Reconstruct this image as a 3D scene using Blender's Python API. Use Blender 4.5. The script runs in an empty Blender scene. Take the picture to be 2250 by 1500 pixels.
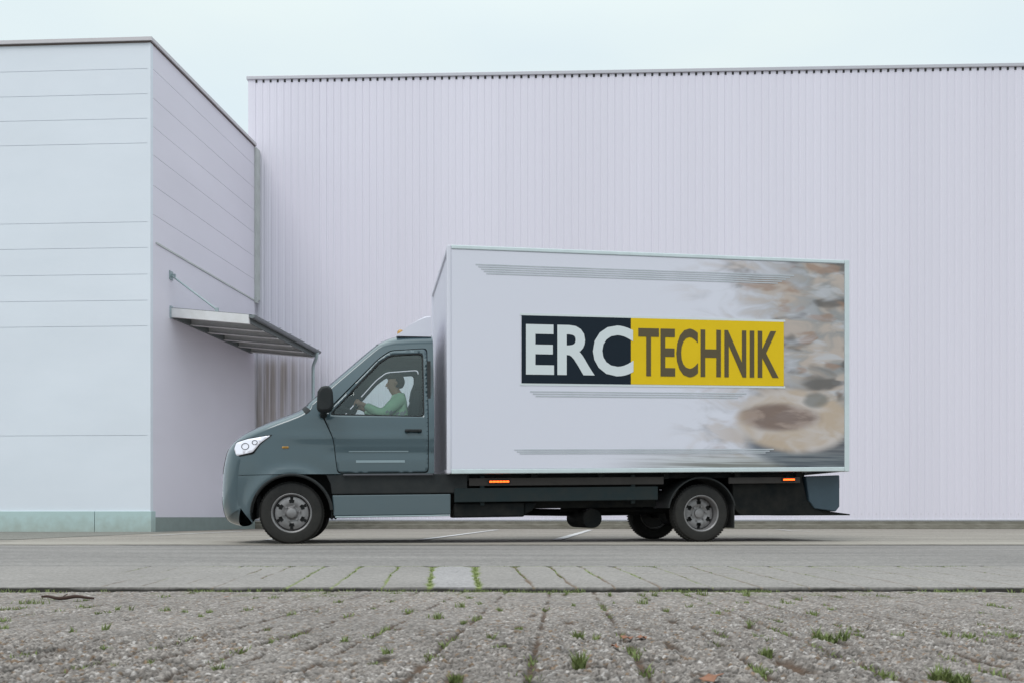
import bpy, bmesh, math, random
import numpy as np
from mathutils import Vector, Matrix
from mathutils.geometry import delaunay_2d_cdt
R = math.radians
random.seed(7)
rng = np.random.default_rng(7)
scene = bpy.context.scene
COL = scene.collection

# ------------------------------------------------------------------ camera
F = 1900.0; CX = 1125.0; HY = 1135.0; CAMH = 0.30
cam_d = bpy.data.cameras.new('camera'); cam = bpy.data.objects.new('camera', cam_d); COL.objects.link(cam)
cam.location = (0, 0, CAMH); cam.rotation_euler = (R(90), 0, 0)
cam_d.sensor_width = 36.0; cam_d.lens = F / 2250 * 36.0
cam_d.shift_y = (HY - 750) / 2250
cam_d.clip_start = 0.05; cam_d.clip_end = 2000
cam_d.dof.use_dof = True; cam_d.dof.focus_distance = 12.0; cam_d.dof.aperture_fstop = 14
scene.camera = cam

# ------------------------------------------------------------------ sky, sun, exposure
SUN_EL, SUN_AZ = R(55), R(212)          # azimuth measured clockwise from +Y
w = bpy.data.worlds.new('World'); scene.world = w; w.use_nodes = True
nt = w.node_tree; nt.nodes.clear()
out = nt.nodes.new('ShaderNodeOutputWorld'); bg = nt.nodes.new('ShaderNodeBackground')
sky = nt.nodes.new('ShaderNodeTexSky'); sky.sky_type = 'NISHITA'; sky.sun_disc = False
sky.sun_elevation = SUN_EL; sky.sun_rotation = SUN_AZ
tc = nt.nodes.new('ShaderNodeTexCoord'); mp = nt.nodes.new('ShaderNodeMapping'); mp.inputs['Scale'].default_value = (1.2, 1.2, 3.0)
ns = nt.nodes.new('ShaderNodeTexNoise'); ns.inputs['Scale'].default_value = 1.7; ns.inputs['Detail'].default_value = 4; ns.inputs['Roughness'].default_value = .5
cr = nt.nodes.new('ShaderNodeValToRGB')
cr.color_ramp.elements[0].position = .3; cr.color_ramp.elements[0].color = (.70, .81, .86, 1)
cr.color_ramp.elements[1].position = .7; cr.color_ramp.elements[1].color = (.80, .89, .87, 1)
mul = nt.nodes.new('ShaderNodeVectorMath'); mul.operation = 'SCALE'; sepz = nt.nodes.new('ShaderNodeSeparateXYZ'); zr = nt.nodes.new('ShaderNodeMapRange'); zr.interpolation_type = 'SMOOTHSTEP'
zr.inputs['From Min'].default_value = .45; zr.inputs['From Max'].default_value = 1.0; zr.inputs['To Min'].default_value = 10.3; zr.inputs['To Max'].default_value = 22.0   # an overcast sky is brightest overhead
mx = nt.nodes.new('ShaderNodeMix'); mx.data_type = 'RGBA'; mx.inputs['Factor'].default_value = .90
L = nt.links.new
L(tc.outputs['Generated'], mp.inputs['Vector']); L(tc.outputs['Generated'], sepz.inputs[0]); L(sepz.outputs['Z'], zr.inputs['Value']); L(zr.outputs[0], mul.inputs['Scale']); L(mp.outputs[0], ns.inputs['Vector']); L(ns.outputs['Fac'], cr.inputs['Fac'])
L(cr.outputs['Color'], mul.inputs[0]); L(sky.outputs['Color'], mx.inputs['A']); L(mul.outputs[0], mx.inputs['B'])
L(mx.outputs['Result'], bg.inputs['Color']); bg.inputs['Strength'].default_value = .11; L(bg.outputs[0], out.inputs['Surface'])
sd = bpy.data.lights.new('sun', 'SUN'); sun = bpy.data.objects.new('sun', sd); COL.objects.link(sun)
sd.energy = 1.15; sd.angle = R(28); sd.color = (1, .965, .95)
dirv = Vector((math.sin(SUN_AZ) * math.cos(SUN_EL), math.cos(SUN_AZ) * math.cos(SUN_EL), math.sin(SUN_EL)))
sun.rotation_euler = dirv.to_track_quat('Z', 'Y').to_euler(); sun.location = (-20, -30, 40)
scene.view_settings.view_transform = 'Standard'; scene.view_settings.look = 'None'
scene.view_settings.gamma = 1; scene.view_settings.use_curve_mapping = False
scene.view_settings.exposure = 0.0
scene.render.engine = 'CYCLES'
scene.cycles.max_bounces = 8; scene.cycles.transparent_max_bounces = 12

# ------------------------------------------------------------------ materials
def mat(name, col, rough=.6, metal=0, var=0, vscale=3, stretch=(1, 1, 1), bump=0, bscale=60, coat=0, emit=None, var2=0, v2scale=.5, col2=None, spec=.5):
    m = bpy.data.materials.new(name); m.use_nodes = True; n = m.node_tree.nodes; l = m.node_tree.links.new
    b = n['Principled BSDF']; b.inputs['Roughness'].default_value = rough; b.inputs['Metallic'].default_value = metal
    b.inputs['Specular IOR Level'].default_value = spec
    if coat: b.inputs['Coat Weight'].default_value = coat; b.inputs['Coat Roughness'].default_value = .08
    b.inputs['Base Color'].default_value = (*col, 1)
    t = n.new('ShaderNodeTexCoord'); mpp = n.new('ShaderNodeMapping'); mpp.inputs['Scale'].default_value = stretch
    l(t.outputs['Object'], mpp.inputs['Vector'])
    if var or var2:
        nz = n.new('ShaderNodeTexNoise'); nz.inputs['Scale'].default_value = vscale; nz.inputs['Detail'].default_value = 6; nz.inputs['Roughness'].default_value = .6
        l(mpp.outputs[0], nz.inputs['Vector'])
        c2 = col2 or tuple(c * .6 for c in col)
        mr = n.new('ShaderNodeMapRange'); mr.inputs['From Min'].default_value = .35; mr.inputs['From Max'].default_value = .7
        mr.inputs['To Min'].default_value = 0; mr.inputs['To Max'].default_value = var
        l(nz.outputs['Fac'], mr.inputs['Value'])
        mm = n.new('ShaderNodeMix'); mm.data_type = 'RGBA'; mm.inputs['A'].default_value = (*col, 1); mm.inputs['B'].default_value = (*c2, 1)
        l(mr.outputs[0], mm.inputs['Factor']); last = mm.outputs['Result']
        if var2:
            nz2 = n.new('ShaderNodeTexNoise'); nz2.inputs['Scale'].default_value = v2scale; nz2.inputs['Detail'].default_value = 3
            l(mpp.outputs[0], nz2.inputs['Vector'])
            mr2 = n.new('ShaderNodeMapRange'); mr2.inputs['From Min'].default_value = .3; mr2.inputs['From Max'].default_value = .7
            mr2.inputs['To Min'].default_value = 1 - var2; mr2.inputs['To Max'].default_value = 1 + var2
            l(nz2.outputs['Fac'], mr2.inputs['Value'])
            sc = n.new('ShaderNodeVectorMath'); sc.operation = 'SCALE'; l(last, sc.inputs[0]); l(mr2.outputs[0], sc.inputs['Scale']); last = sc.outputs[0]
        l(last, b.inputs['Base Color'])
    if bump:
        nb = n.new('ShaderNodeTexNoise'); nb.inputs['Scale'].default_value = bscale; nb.inputs['Detail'].default_value = 5
        l(mpp.outputs[0], nb.inputs['Vector']); bp = n.new('ShaderNodeBump'); bp.inputs['Strength'].default_value = 1; bp.inputs['Distance'].default_value = bump
        l(nb.outputs['Fac'], bp.inputs['Height']); l(bp.outputs[0], b.inputs['Normal'])
    if emit: b.inputs['Emission Color'].default_value = (*emit[0], 1); b.inputs['Emission Strength'].default_value = emit[1]
    return m

def attr_mat(name, rough=.85, spec=.3, bump=.0006, bscale=500):
    m = bpy.data.materials.new(name); m.use_nodes = True; n = m.node_tree.nodes; l = m.node_tree.links.new
    b = n['Principled BSDF']; b.inputs['Roughness'].default_value = rough; b.inputs['Specular IOR Level'].default_value = spec
    a = n.new('ShaderNodeAttribute'); a.attribute_name = 'tone'; l(a.outputs['Color'], b.inputs['Base Color'])
    t = n.new('ShaderNodeTexCoord'); nb = n.new('ShaderNodeTexNoise'); nb.inputs['Scale'].default_value = bscale; nb.inputs['Detail'].default_value = 3
    l(t.outputs['Object'], nb.inputs['Vector']); bp = n.new('ShaderNodeBump'); bp.inputs['Distance'].default_value = bump
    l(nb.outputs['Fac'], bp.inputs['Height']); l(bp.outputs[0], b.inputs['Normal'])
    return m

def glass_mat(name, tint, gl=.04):
    m = bpy.data.materials.new(name); m.use_nodes = True; n = m.node_tree.nodes; l = m.node_tree.links.new
    n.clear(); o = n.new('ShaderNodeOutputMaterial'); tr = n.new('ShaderNodeBsdfTransparent'); tr.inputs[0].default_value = (*tint, 1)
    g = n.new('ShaderNodeBsdfGlossy'); g.inputs['Roughness'].default_value = gl; g.inputs[0].default_value = (.8, .9, .9, 1)
    fr = n.new('ShaderNodeFresnel'); fr.inputs['IOR'].default_value = 1.75; mxs = n.new('ShaderNodeMixShader')
    l(fr.outputs[0], mxs.inputs[0]); l(tr.outputs[0], mxs.inputs[1]); l(g.outputs[0], mxs.inputs[2]); l(mxs.outputs[0], o.inputs[0])
    return m

M = {}
M['panel'] = mat('facade_panel_paint', (.72, .75, .82), .55, var=.10, vscale=1.2, stretch=(1, 1, 2), var2=.03, v2scale=.35, bump=.0006, bscale=90, col2=(.56, .63, .70))
M['panel_side'] = mat('facade_panel_paint_side', (.725, .685, .77), .55, var=.10, vscale=1.2, stretch=(1, 1, 2), var2=.03, v2scale=.35, bump=.0006, bscale=90, col2=(.66, .64, .71))
M['sheet'] = mat('corrugated_sheet_paint', (.712, .675, .768), .45, var=.08, vscale=.9, stretch=(1.4, 1.4, .12), var2=.025, v2scale=.2, col2=(.64, .615, .69))
def dust(m, z0, z1, col, amt):
    n = m.node_tree.nodes; l = m.node_tree.links.new; b = n['Principled BSDF']; src = b.inputs['Base Color'].links[0].from_socket
    t = n.new('ShaderNodeTexCoord'); sp = n.new('ShaderNodeSeparateXYZ'); l(t.outputs['Object'], sp.inputs[0]); nz = n.new('ShaderNodeTexNoise'); nz.inputs['Scale'].default_value = 7; nz.inputs['Detail'].default_value = 7; l(t.outputs['Object'], nz.inputs['Vector'])
    a = n.new('ShaderNodeMath'); a.operation = 'MULTIPLY_ADD'; l(nz.outputs['Fac'], a.inputs[0]); a.inputs[1].default_value = .5; l(sp.outputs['Z'], a.inputs[2])
    k = n.new('ShaderNodeMapRange'); k.inputs['From Min'].default_value = z0 + .25; k.inputs['From Max'].default_value = z1 + .25; k.inputs['To Min'].default_value = amt; k.inputs['To Max'].default_value = 0; l(a.outputs[0], k.inputs['Value'])
    x = n.new('ShaderNodeMix'); x.data_type = 'RGBA'; l(k.outputs[0], x.inputs['Factor']); l(src, x.inputs['A']); x.inputs['B'].default_value = (*col, 1); l(x.outputs['Result'], b.inputs['Base Color'])
def streaks_and_shade(m):
    # brown run-off streaking and canopy shade, both painted low into the first sheets
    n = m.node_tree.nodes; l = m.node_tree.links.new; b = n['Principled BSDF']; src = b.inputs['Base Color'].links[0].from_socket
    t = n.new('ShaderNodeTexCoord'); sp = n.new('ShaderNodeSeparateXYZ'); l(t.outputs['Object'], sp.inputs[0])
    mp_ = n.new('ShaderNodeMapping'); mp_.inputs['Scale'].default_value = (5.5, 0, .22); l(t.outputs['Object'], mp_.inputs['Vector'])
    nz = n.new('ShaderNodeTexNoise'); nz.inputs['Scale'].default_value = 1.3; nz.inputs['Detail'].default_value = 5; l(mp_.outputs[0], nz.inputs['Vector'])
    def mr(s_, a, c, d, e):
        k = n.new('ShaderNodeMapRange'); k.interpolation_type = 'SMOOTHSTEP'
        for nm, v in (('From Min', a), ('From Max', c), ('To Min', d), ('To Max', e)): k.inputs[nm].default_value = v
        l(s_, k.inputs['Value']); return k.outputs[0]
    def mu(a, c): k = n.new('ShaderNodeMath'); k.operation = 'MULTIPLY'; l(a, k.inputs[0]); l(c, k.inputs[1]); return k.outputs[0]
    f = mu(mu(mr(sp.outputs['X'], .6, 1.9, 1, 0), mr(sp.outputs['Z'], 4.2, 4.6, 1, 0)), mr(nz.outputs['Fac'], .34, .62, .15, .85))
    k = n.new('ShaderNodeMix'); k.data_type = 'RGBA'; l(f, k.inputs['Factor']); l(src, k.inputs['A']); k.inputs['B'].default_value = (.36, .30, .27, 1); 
    fl = n.new('ShaderNodeMath'); fl.operation = 'DIVIDE'; l(sp.outputs['X'], fl.inputs[0]); fl.inputs[1].default_value = .1885 * 5; f2 = n.new('ShaderNodeMath'); f2.operation = 'FLOOR'; l(fl.outputs[0], f2.inputs[0])
    wn_ = n.new('ShaderNodeTexWhiteNoise'); wn_.noise_dimensions = '1D'; l(f2.outputs[0], wn_.inputs['W'])
    sc = n.new('ShaderNodeVectorMath'); sc.operation = 'SCALE'; l(k.outputs['Result'], sc.inputs[0]); l(mr(wn_.outputs['Value'], 0, 1,   .988, 1.010), sc.inputs['Scale']); l(sc.outputs[0], b.inputs['Base Color'])
streaks_and_shade(M['sheet'])
M['coping'] = mat('coping_metal', (.50, .49, .54), .4, metal=.2, var=.2, vscale=2, col2=(.42, .38, .38))
M['coping2'] = mat('coping_metal_left', (.56, .53, .56), .45, var=.25, vscale=2, col2=(.42, .38, .38))
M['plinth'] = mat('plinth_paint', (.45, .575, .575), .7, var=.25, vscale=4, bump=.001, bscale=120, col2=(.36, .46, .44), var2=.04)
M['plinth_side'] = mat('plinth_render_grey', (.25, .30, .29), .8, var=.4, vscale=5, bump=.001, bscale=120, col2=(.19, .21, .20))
M['concrete'] = mat('foundation_concrete', (.25, .235, .20), .9, var=.8, vscale=3, stretch=(1, 1, 4), bump=.004, bscale=50, col2=(.13, .115, .09))
M['dark'] = mat('seam_dark', (.10, .11, .12), .8)
M['seam'] = mat('panel_joint_seal', (.62, .65, .69), .8)
M['flash'] = mat('flashing_grey_green', (.54, .555, .55), .6, var=.4, vscale=3)
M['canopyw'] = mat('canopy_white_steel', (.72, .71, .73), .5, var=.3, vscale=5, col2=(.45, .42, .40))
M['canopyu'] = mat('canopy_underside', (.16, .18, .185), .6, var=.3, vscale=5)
M['gutter'] = mat('gutter_zinc', (.20, .215, .225), .4, metal=.5, var=.3, vscale=6)
M['pipe'] = mat('downpipe_zinc', (.40, .47, .50), .4, metal=.3, var=.3, vscale=6)
M['steel'] = mat('galvanised_steel', (.34, .41, .43), .45, metal=.4, var=.3, vscale=9)
M['cab'] = mat('cab_paint', (.042, .078, .097), .30, coat=.9, var=.25, vscale=3, col2=(.044, .068, .078))
M['black'] = mat('black_plastic', (.014, .017, .019), .6, spec=.25, var=.5, vscale=8, bump=.0004, bscale=300, col2=(.03, .031, .031))
M['under'] = mat('chassis_black', (.008, .010, .011), .8, spec=.12, var=.6, vscale=6, col2=(.028, .026, .023))
M['underteal'] = mat('side_guard_paint', (.014, .024, .027), .7, spec=.2, var=.5, vscale=5, col2=(.03, .03, .028))
M['brownmetal'] = mat('dusty_frame_rail', (.060, .054, .052), .7, spec=.2, var=.6, vscale=5, col2=(.04, .037, .034))
M['tyre'] = mat('tyre_rubber', (.012, .013, .014), .85, spec=.2, var=.5, vscale=20, bump=.001, bscale=90, col2=(.03, .029, .027))
M['rim'] = mat('rim_steel_grey', (.26, .25, .255), .45, metal=.35, var=.5, vscale=9, col2=(.09, .085, .08))
M['hub'] = mat('hub_dark', (.03, .03, .03), .5)
M['box'] = mat('box_white_paint', (.66, .655, .74), .38, var=.10, vscale=1.3, var2=.02, v2scale=.5, col2=(.58, .59, .64))
M['boxrail'] = mat('box_aluminium_rail', (.60, .67, .69), .4, metal=.25, var=.2, vscale=8)
M['navy'] = mat('banner_navy', (.009, .016, .026), .6, spec=.15)
M['yellow'] = mat('banner_yellow', (.74, .50, .008), .5, spec=.2, var=.10, vscale=5)
M['white'] = mat('banner_white', (.62, .66, .68), .45)
M['ink'] = mat('banner_ink', (.085, .060, .022), .5)
M['stripe'] = mat('fine_stripe_grey', (.42, .45, .48), .5, var=.7, vscale=4, stretch=(1, 1, 1), col2=(.54, .55, .60))
M['doorprint'] = mat('door_lettering', (.25, .32, .35), .5)
M['amber'] = mat('marker_amber', (.8, .16, .02), .3, emit=((1, .105, .008), 3.2))
M['amberoff'] = mat('beacon_amber', (.45, .24, .05), .25)
M['lamp'] = mat('headlight_lens', (.72, .72, .80), .12, metal=.35, coat=.6, emit=((.9, .9, 1), .24))
M['glass'] = glass_mat('cab_glass', (.80, .88, .86))
M['interior'] = mat('cab_interior', (.030, .034, .036), .8, var=.4, vscale=9)
M['seat'] = mat('seat_cloth', (.035, .042, .046), .9, var=.4, vscale=20)
M['skin'] = mat('skin', (.58, .33, .24), .55, var=.2, vscale=12)
M['hair'] = mat('hair_brown', (.035, .02, .013), .8, var=.4, vscale=60)
M['vest'] = mat('hi_vis_jacket', (.70, .96, .70), .8, var=.25, vscale=12, bump=.002, bscale=25, col2=(.36, .62, .42))
M['trouser'] = mat('work_trousers', (.03, .035, .05), .9)
M['blade'] = mat('grass_blade', (.190, .230, .075), .7, var=.9, vscale=40, col2=(.11, .145, .045))
M['leaf'] = mat('dead_leaf', (.26, .115, .065), .8, var=.5, vscale=60, col2=(.13, .06, .04))
M['twig'] = mat('twig_bark', (.045, .022, .016), .9, var=.5, vscale=60)
M['paint'] = mat('white_line_paint', (.62, .60, .60), .8, var=.8, vscale=9, col2=(.40, .38, .37))

dust(M['cab'], .25, 1.0, (.10, .115, .12), .22); dust(M['tyre'], .0, .5, (.06, .055, .05), .35); dust(M['box'], .75, 1.3, (.50, .49, .50), .35); dust(M['plinth'], .0, .35, (.30, .33, .29), .6); dust(M['black'], .3, .8, (.05, .048, .045), .35)
# ------------------------------------------------------------------ mesh helpers
def tag(o, label=None, cat=None, group=None, kind=None):
    if label: o['label'] = label
    if cat: o['category'] = cat
    if group: o['group'] = group
    if kind: o['kind'] = kind
    return o
def empty(name, loc=(0, 0, 0), rz=0):
    o = bpy.data.objects.new(name, None); COL.objects.link(o); o.location = loc; o.rotation_euler = (0, 0, rz)
    o.empty_display_size = .2; return o
class MB:
    def __init__(s): s.v = []; s.f = []; s.mi = []; s.cur = 0
    def add(s, vs, fs):
        b = len(s.v); s.v += [tuple(x) for x in vs]; s.f += [tuple(b + i for i in f) for f in fs]; s.mi += [s.cur] * len(fs); return s
    def box(s, x0, x1, y0, y1, z0, z1):
        return s.add([(x0, y0, z0), (x1, y0, z0), (x1, y1, z0), (x0, y1, z0), (x0, y0, z1), (x1, y0, z1), (x1, y1, z1), (x0, y1, z1)],
                     [(0, 3, 2, 1), (4, 5, 6, 7), (0, 1, 5, 4), (1, 2, 6, 5), (2, 3, 7, 6), (3, 0, 4, 7)])
    def obox(s, p, d, L_, n, N_, z0, z1):
        """box from corner p (x,y) along d (length L_) and n (length N_)"""
        a = [(p[0], p[1]), (p[0] + d[0] * L_, p[1] + d[1] * L_), (p[0] + d[0] * L_ + n[0] * N_, p[1] + d[1] * L_ + n[1] * N_), (p[0] + n[0] * N_, p[1] + n[1] * N_)]
        return s.prism(a, z0, z1)
    def prism(s, poly, z0, z1):
        k = len(poly); vs = [(x, y, z0) for x, y in poly] + [(x, y, z1) for x, y in poly]
        return s.add(vs, [tuple(range(k))[::-1], tuple(range(k, 2 * k))] + [(i, (i + 1) % k, k + (i + 1) % k, k + i) for i in range(k)])
    def prism_y(s, poly, y0, y1):
        k = len(poly); vs = [(x, y0, z) for x, z in poly] + [(x, y1, z) for x, z in poly]
        return s.add(vs, [tuple(range(k)), tuple(range(k, 2 * k))[::-1]] + [(i, k + i, k + (i + 1) % k, (i + 1) % k) for i in range(k)])
    def tube(s, pts, r, seg=12, cap=True):
        pts = [Vector(p) for p in pts]; rr = r if isinstance(r, (list, tuple)) else [r] * len(pts); vs = []; fs = []
        up = None
        for i, p in enumerate(pts):
            d = (pts[min(i + 1, len(pts) - 1)] - pts[max(i - 1, 0)]).normalized()
            if up is None: up = Vector((0, 0, 1)) if abs(d.z) < .9 else Vector((1, 0, 0))
            a = d.cross(up).normalized(); b = a.cross(d).normalized(); up = b
            for k in range(seg):
                q = 2 * math.pi * k / seg; vs.append(p + rr[i] * (math.cos(q) * a + math.sin(q) * b))
        for i in range(len(pts) - 1):
            for k in range(seg):
                fs.append((i * seg + k, i * seg + (k + 1) % seg, (i + 1) * seg + (k + 1) % seg, (i + 1) * seg + k))
        if cap: fs += [tuple(range(seg))[::-1], tuple(range((len(pts) - 1) * seg, len(pts) * seg))]
        return s.add(vs, fs)
    def lathe_y(s, prof, c, seg=48, closed=False):
        """prof [(r, y)] revolved about the y axis through c"""
        n = len(prof); vs = []; fs = []
        for k in range(seg):
            q = 2 * math.pi * k / seg
            for r, y in prof: vs.append((c[0] + r * math.cos(q), c[1] + y, c[2] + r * math.sin(q)))
        for k in range(seg):
            for i in range(n - 1 if not closed else n):
                j = (i + 1) % n; k2 = (k + 1) % seg
                fs.append((k * n + i, k * n + j, k2 * n + j, k2 * n + i))
        return s.add(vs, fs)
    def build(s, name, mats, parent=None, smooth=None, bevel=0, pitch=False):
        vs = s.v
        if pitch: vs = [(x, y, z + PITCH * x) for x, y, z in vs]
        me = bpy.data.meshes.new(name); me.from_pydata(vs, [], s.f); me.validate()
        if not isinstance(mats, (list, tuple)): mats = [mats]
        for m in mats: me.materials.append(m)
        if len(mats) > 1: me.polygons.foreach_set('material_index', s.mi[:len(me.polygons)])
        bm = bmesh.new(); bm.from_mesh(me); bmesh.ops.recalc_face_normals(bm, faces=bm.faces); bm.to_mesh(me); bm.free()
        o = bpy.data.objects.new(name, me); COL.objects.link(o)
        if parent: o.parent = parent
        if smooth is not None:
            me.polygons.foreach_set('use_smooth', [True] * len(me.polygons)); me.set_sharp_from_angle(angle=R(smooth))
        if bevel:
            b = o.modifiers.new('bevel', 'BEVEL'); b.width = bevel; b.segments = 2; b.limit_method = 'ANGLE'; b.angle_limit = R(40)
        return o
def mk(name, mats, parent=None, **k):
    fn = k.pop('fn'); mb = MB(); fn(mb); return mb.build(name, mats, parent, **k)
def copy_tree(o, parent=None):
    c = o.copy(); COL.objects.link(c)
    if parent: c.parent = parent
    for ch in [x for x in COL.objects if x.parent == o]: copy_tree(ch, c)
    return c

# ------------------------------------------------------------------ ground levels
# swale: the old paving falls away from the camera, the slab strip rises again to the road
D_STEP, D_ROAD, D_SEAM = 4.02, 5.28, 9.22
def fore_z(D): return -.040 + .030 * (D_STEP - D)
def strip_z(D): return -.022 * (D_ROAD - D)
def fore_at(px, py):
    D = (CAMH - .0806) / ((py - HY) / F - .030); return (px - CX) / F * D, D
def strip_at(px, py):
    q = (py - HY) / F; D = (CAMH + .022 * D_ROAD) / (q + .022); return (px - CX) / F * D, D
def road_at(px, py):
    D = F * CAMH / (py - HY); return (px - CX) / F * D, D

def hash2(ix, iy, k):
    h = np.sin(ix * 127.1 + iy * 311.7 + k * 74.7) * 43758.5453; return h - np.floor(h)
def cells(x, y, c, k=0):
    gx = np.floor(x / c); gy = np.floor(y / c); best = np.full(x.shape, 9e9); sec = best.copy(); idv = np.zeros(x.shape); id2 = idv.copy()
    for dx in (-1, 0, 1):
        for dy in (-1, 0, 1):
            ax = gx + dx; ay = gy + dy
            px = (ax + .5 + .8 * (hash2(ax, ay, k) - .5)) * c; py = (ay + .5 + .8 * (hash2(ax, ay, k + 1) - .5)) * c
            d = np.hypot(x - px, y - py); rid = hash2(ax, ay, k + 2); rid2 = hash2(ax, ay, k + 3)
            m = d < best; sec = np.where(m, best, np.minimum(sec, d)); best = np.where(m, d, best); idv = np.where(m, rid, idv); id2 = np.where(m, rid2, id2)
    return best / c, sec / c, idv, id2
def vnoise(x, y, s, k=0):
    x = x * s; y = y * s; ix = np.floor(x); iy = np.floor(y); fx = x - ix; fy = y - iy; fx = fx * fx * (3 - 2 * fx); fy = fy * fy * (3 - 2 * fy)
    a = hash2(ix, iy, k); b = hash2(ix + 1, iy, k); c = hash2(ix, iy + 1, k); d = hash2(ix + 1, iy + 1, k)
    return (a * (1 - fx) + b * fx) * (1 - fy) + (c * (1 - fx) + d * fx) * fy
def fbm(x, y, s, k=0): return (vnoise(x, y, s, k) + .5 * vnoise(x, y, s * 2.1, k + 5) + .25 * vnoise(x, y, s * 4.3, k + 9)) / 1.75
def grid_mesh(name, X, Y, Z, rgb, m):
    r, c = X.shape; me = bpy.data.meshes.new(name); me.vertices.add(r * c)
    me.vertices.foreach_set('co', np.stack([X, Y, Z], -1).astype(np.float32).ravel())
    i = np.arange(r * c).reshape(r, c); q = np.stack([i[:-1, :-1], i[:-1, 1:], i[1:, 1:], i[1:, :-1]], -1).reshape(-1, 4)
    me.loops.add(q.size); me.loops.foreach_set('vertex_index', q.ravel().astype(np.int32))
    me.polygons.add(len(q)); me.polygons.foreach_set('loop_start', (np.arange(len(q)) * 4).astype(np.int32))
    try: me.polygons.foreach_set('loop_total', np.full(len(q), 4, np.int32))
    except Exception: pass
    me.update(calc_edges=True); me.polygons.foreach_set('use_smooth', [True] * len(q))
    a = me.color_attributes.new('tone', 'FLOAT_COLOR', 'POINT'); a.data.foreach_set('color', np.concatenate([rgb, np.ones(rgb.shape[:2] + (1,))], -1).astype(np.float32).ravel())
    me.materials.append(m); o = bpy.data.objects.new(name, me); COL.objects.link(o); return o
def lerp(a, b, t): return a * (1 - t[..., None]) + b * t[..., None]
C = lambda *a: np.array(a, float)

# foreground: worn exposed-aggregate paving with open joints
VS = .058       # the joints lean slightly to the right with distance
dashes = [  # px, py, half length along the joint (m), half width (m)
 (655,1390,.10,.010),(590,1376,.10,.007),(700,1412,.10,.009),(840,1442,.055,.013),(965,1387,.05,.008),(875,1376,.05,.006),(380,1438,.10,.008),
 (430,1405,.12,.007),(250,1418,.10,.005),(150,1376,.12,.005),(1110,1413,.045,.012),(1000,1484,.04,.014),(1172,1348,.05,.010),(1140,1374,.05,.012),
 (1252,1364,.05,.011),(1270,1392,.05,.012),(1274,1455,.06,.013),(1380,1347,.05,.010),(1480,1362,.07,.010),(1400,1378,.05,.011),(1475,1415,.08,.012),
 (1590,1346,.07,.008),(1650,1376,.07,.010),(1590,1392,.06,.013),(1710,1360,.08,.012),(1785,1346,.07,.009),(1825,1336,.06,.007),(1830,1405,.10,.016),
 (1885,1392,.07,.011),(1740,1458,.10,.017),(1685,1434,.05,.014),(2100,1490,.08,.018),(2150,1445,.10,.014),(2080,1378,.12,.008),(1980,1358,.12,.006),
 (1100,1337,.05,.006),(1020,1362,.06,.009),(960,1352,.06,.008),(898,1341,.07,.007),(1055,1323,.05,.007),(1545,1302,.10,.012),(1440,1303,.10,.009),
 (1340,1304,.10,.008),(1640,1304,.10,.012),(1740,1305,.08,.007),(1241,1302,.10,.009),(1840,1306,.08,.007),(1462,1339,.05,.008),(1940,1306,.08,.006),
 (1550,1478,.03,.02),(100,1440,.10,.006),(40,1395,.12,.005),(560,1440,.06,.006),(720,1372,.06,.005),(480,1350,.1,.004),(2200,1400,.12,.009),(1920,1380,.08,.007)]
rsd = random.Random(5); extra = []
for _ in range(150):
    py = 1296 + 190 * rsd.random() ** 1.5; px = rsd.uniform(0, 2250); x, d = fore_at(px, max(py, 1299.5)); k = round((x - VS * d) / .2 + .28); x = (k - .28) * .2 + VS * d
    extra.append((x, d, rsd.uniform(.03, .10), rsd.uniform(.006, .011), rsd.random()))
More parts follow.
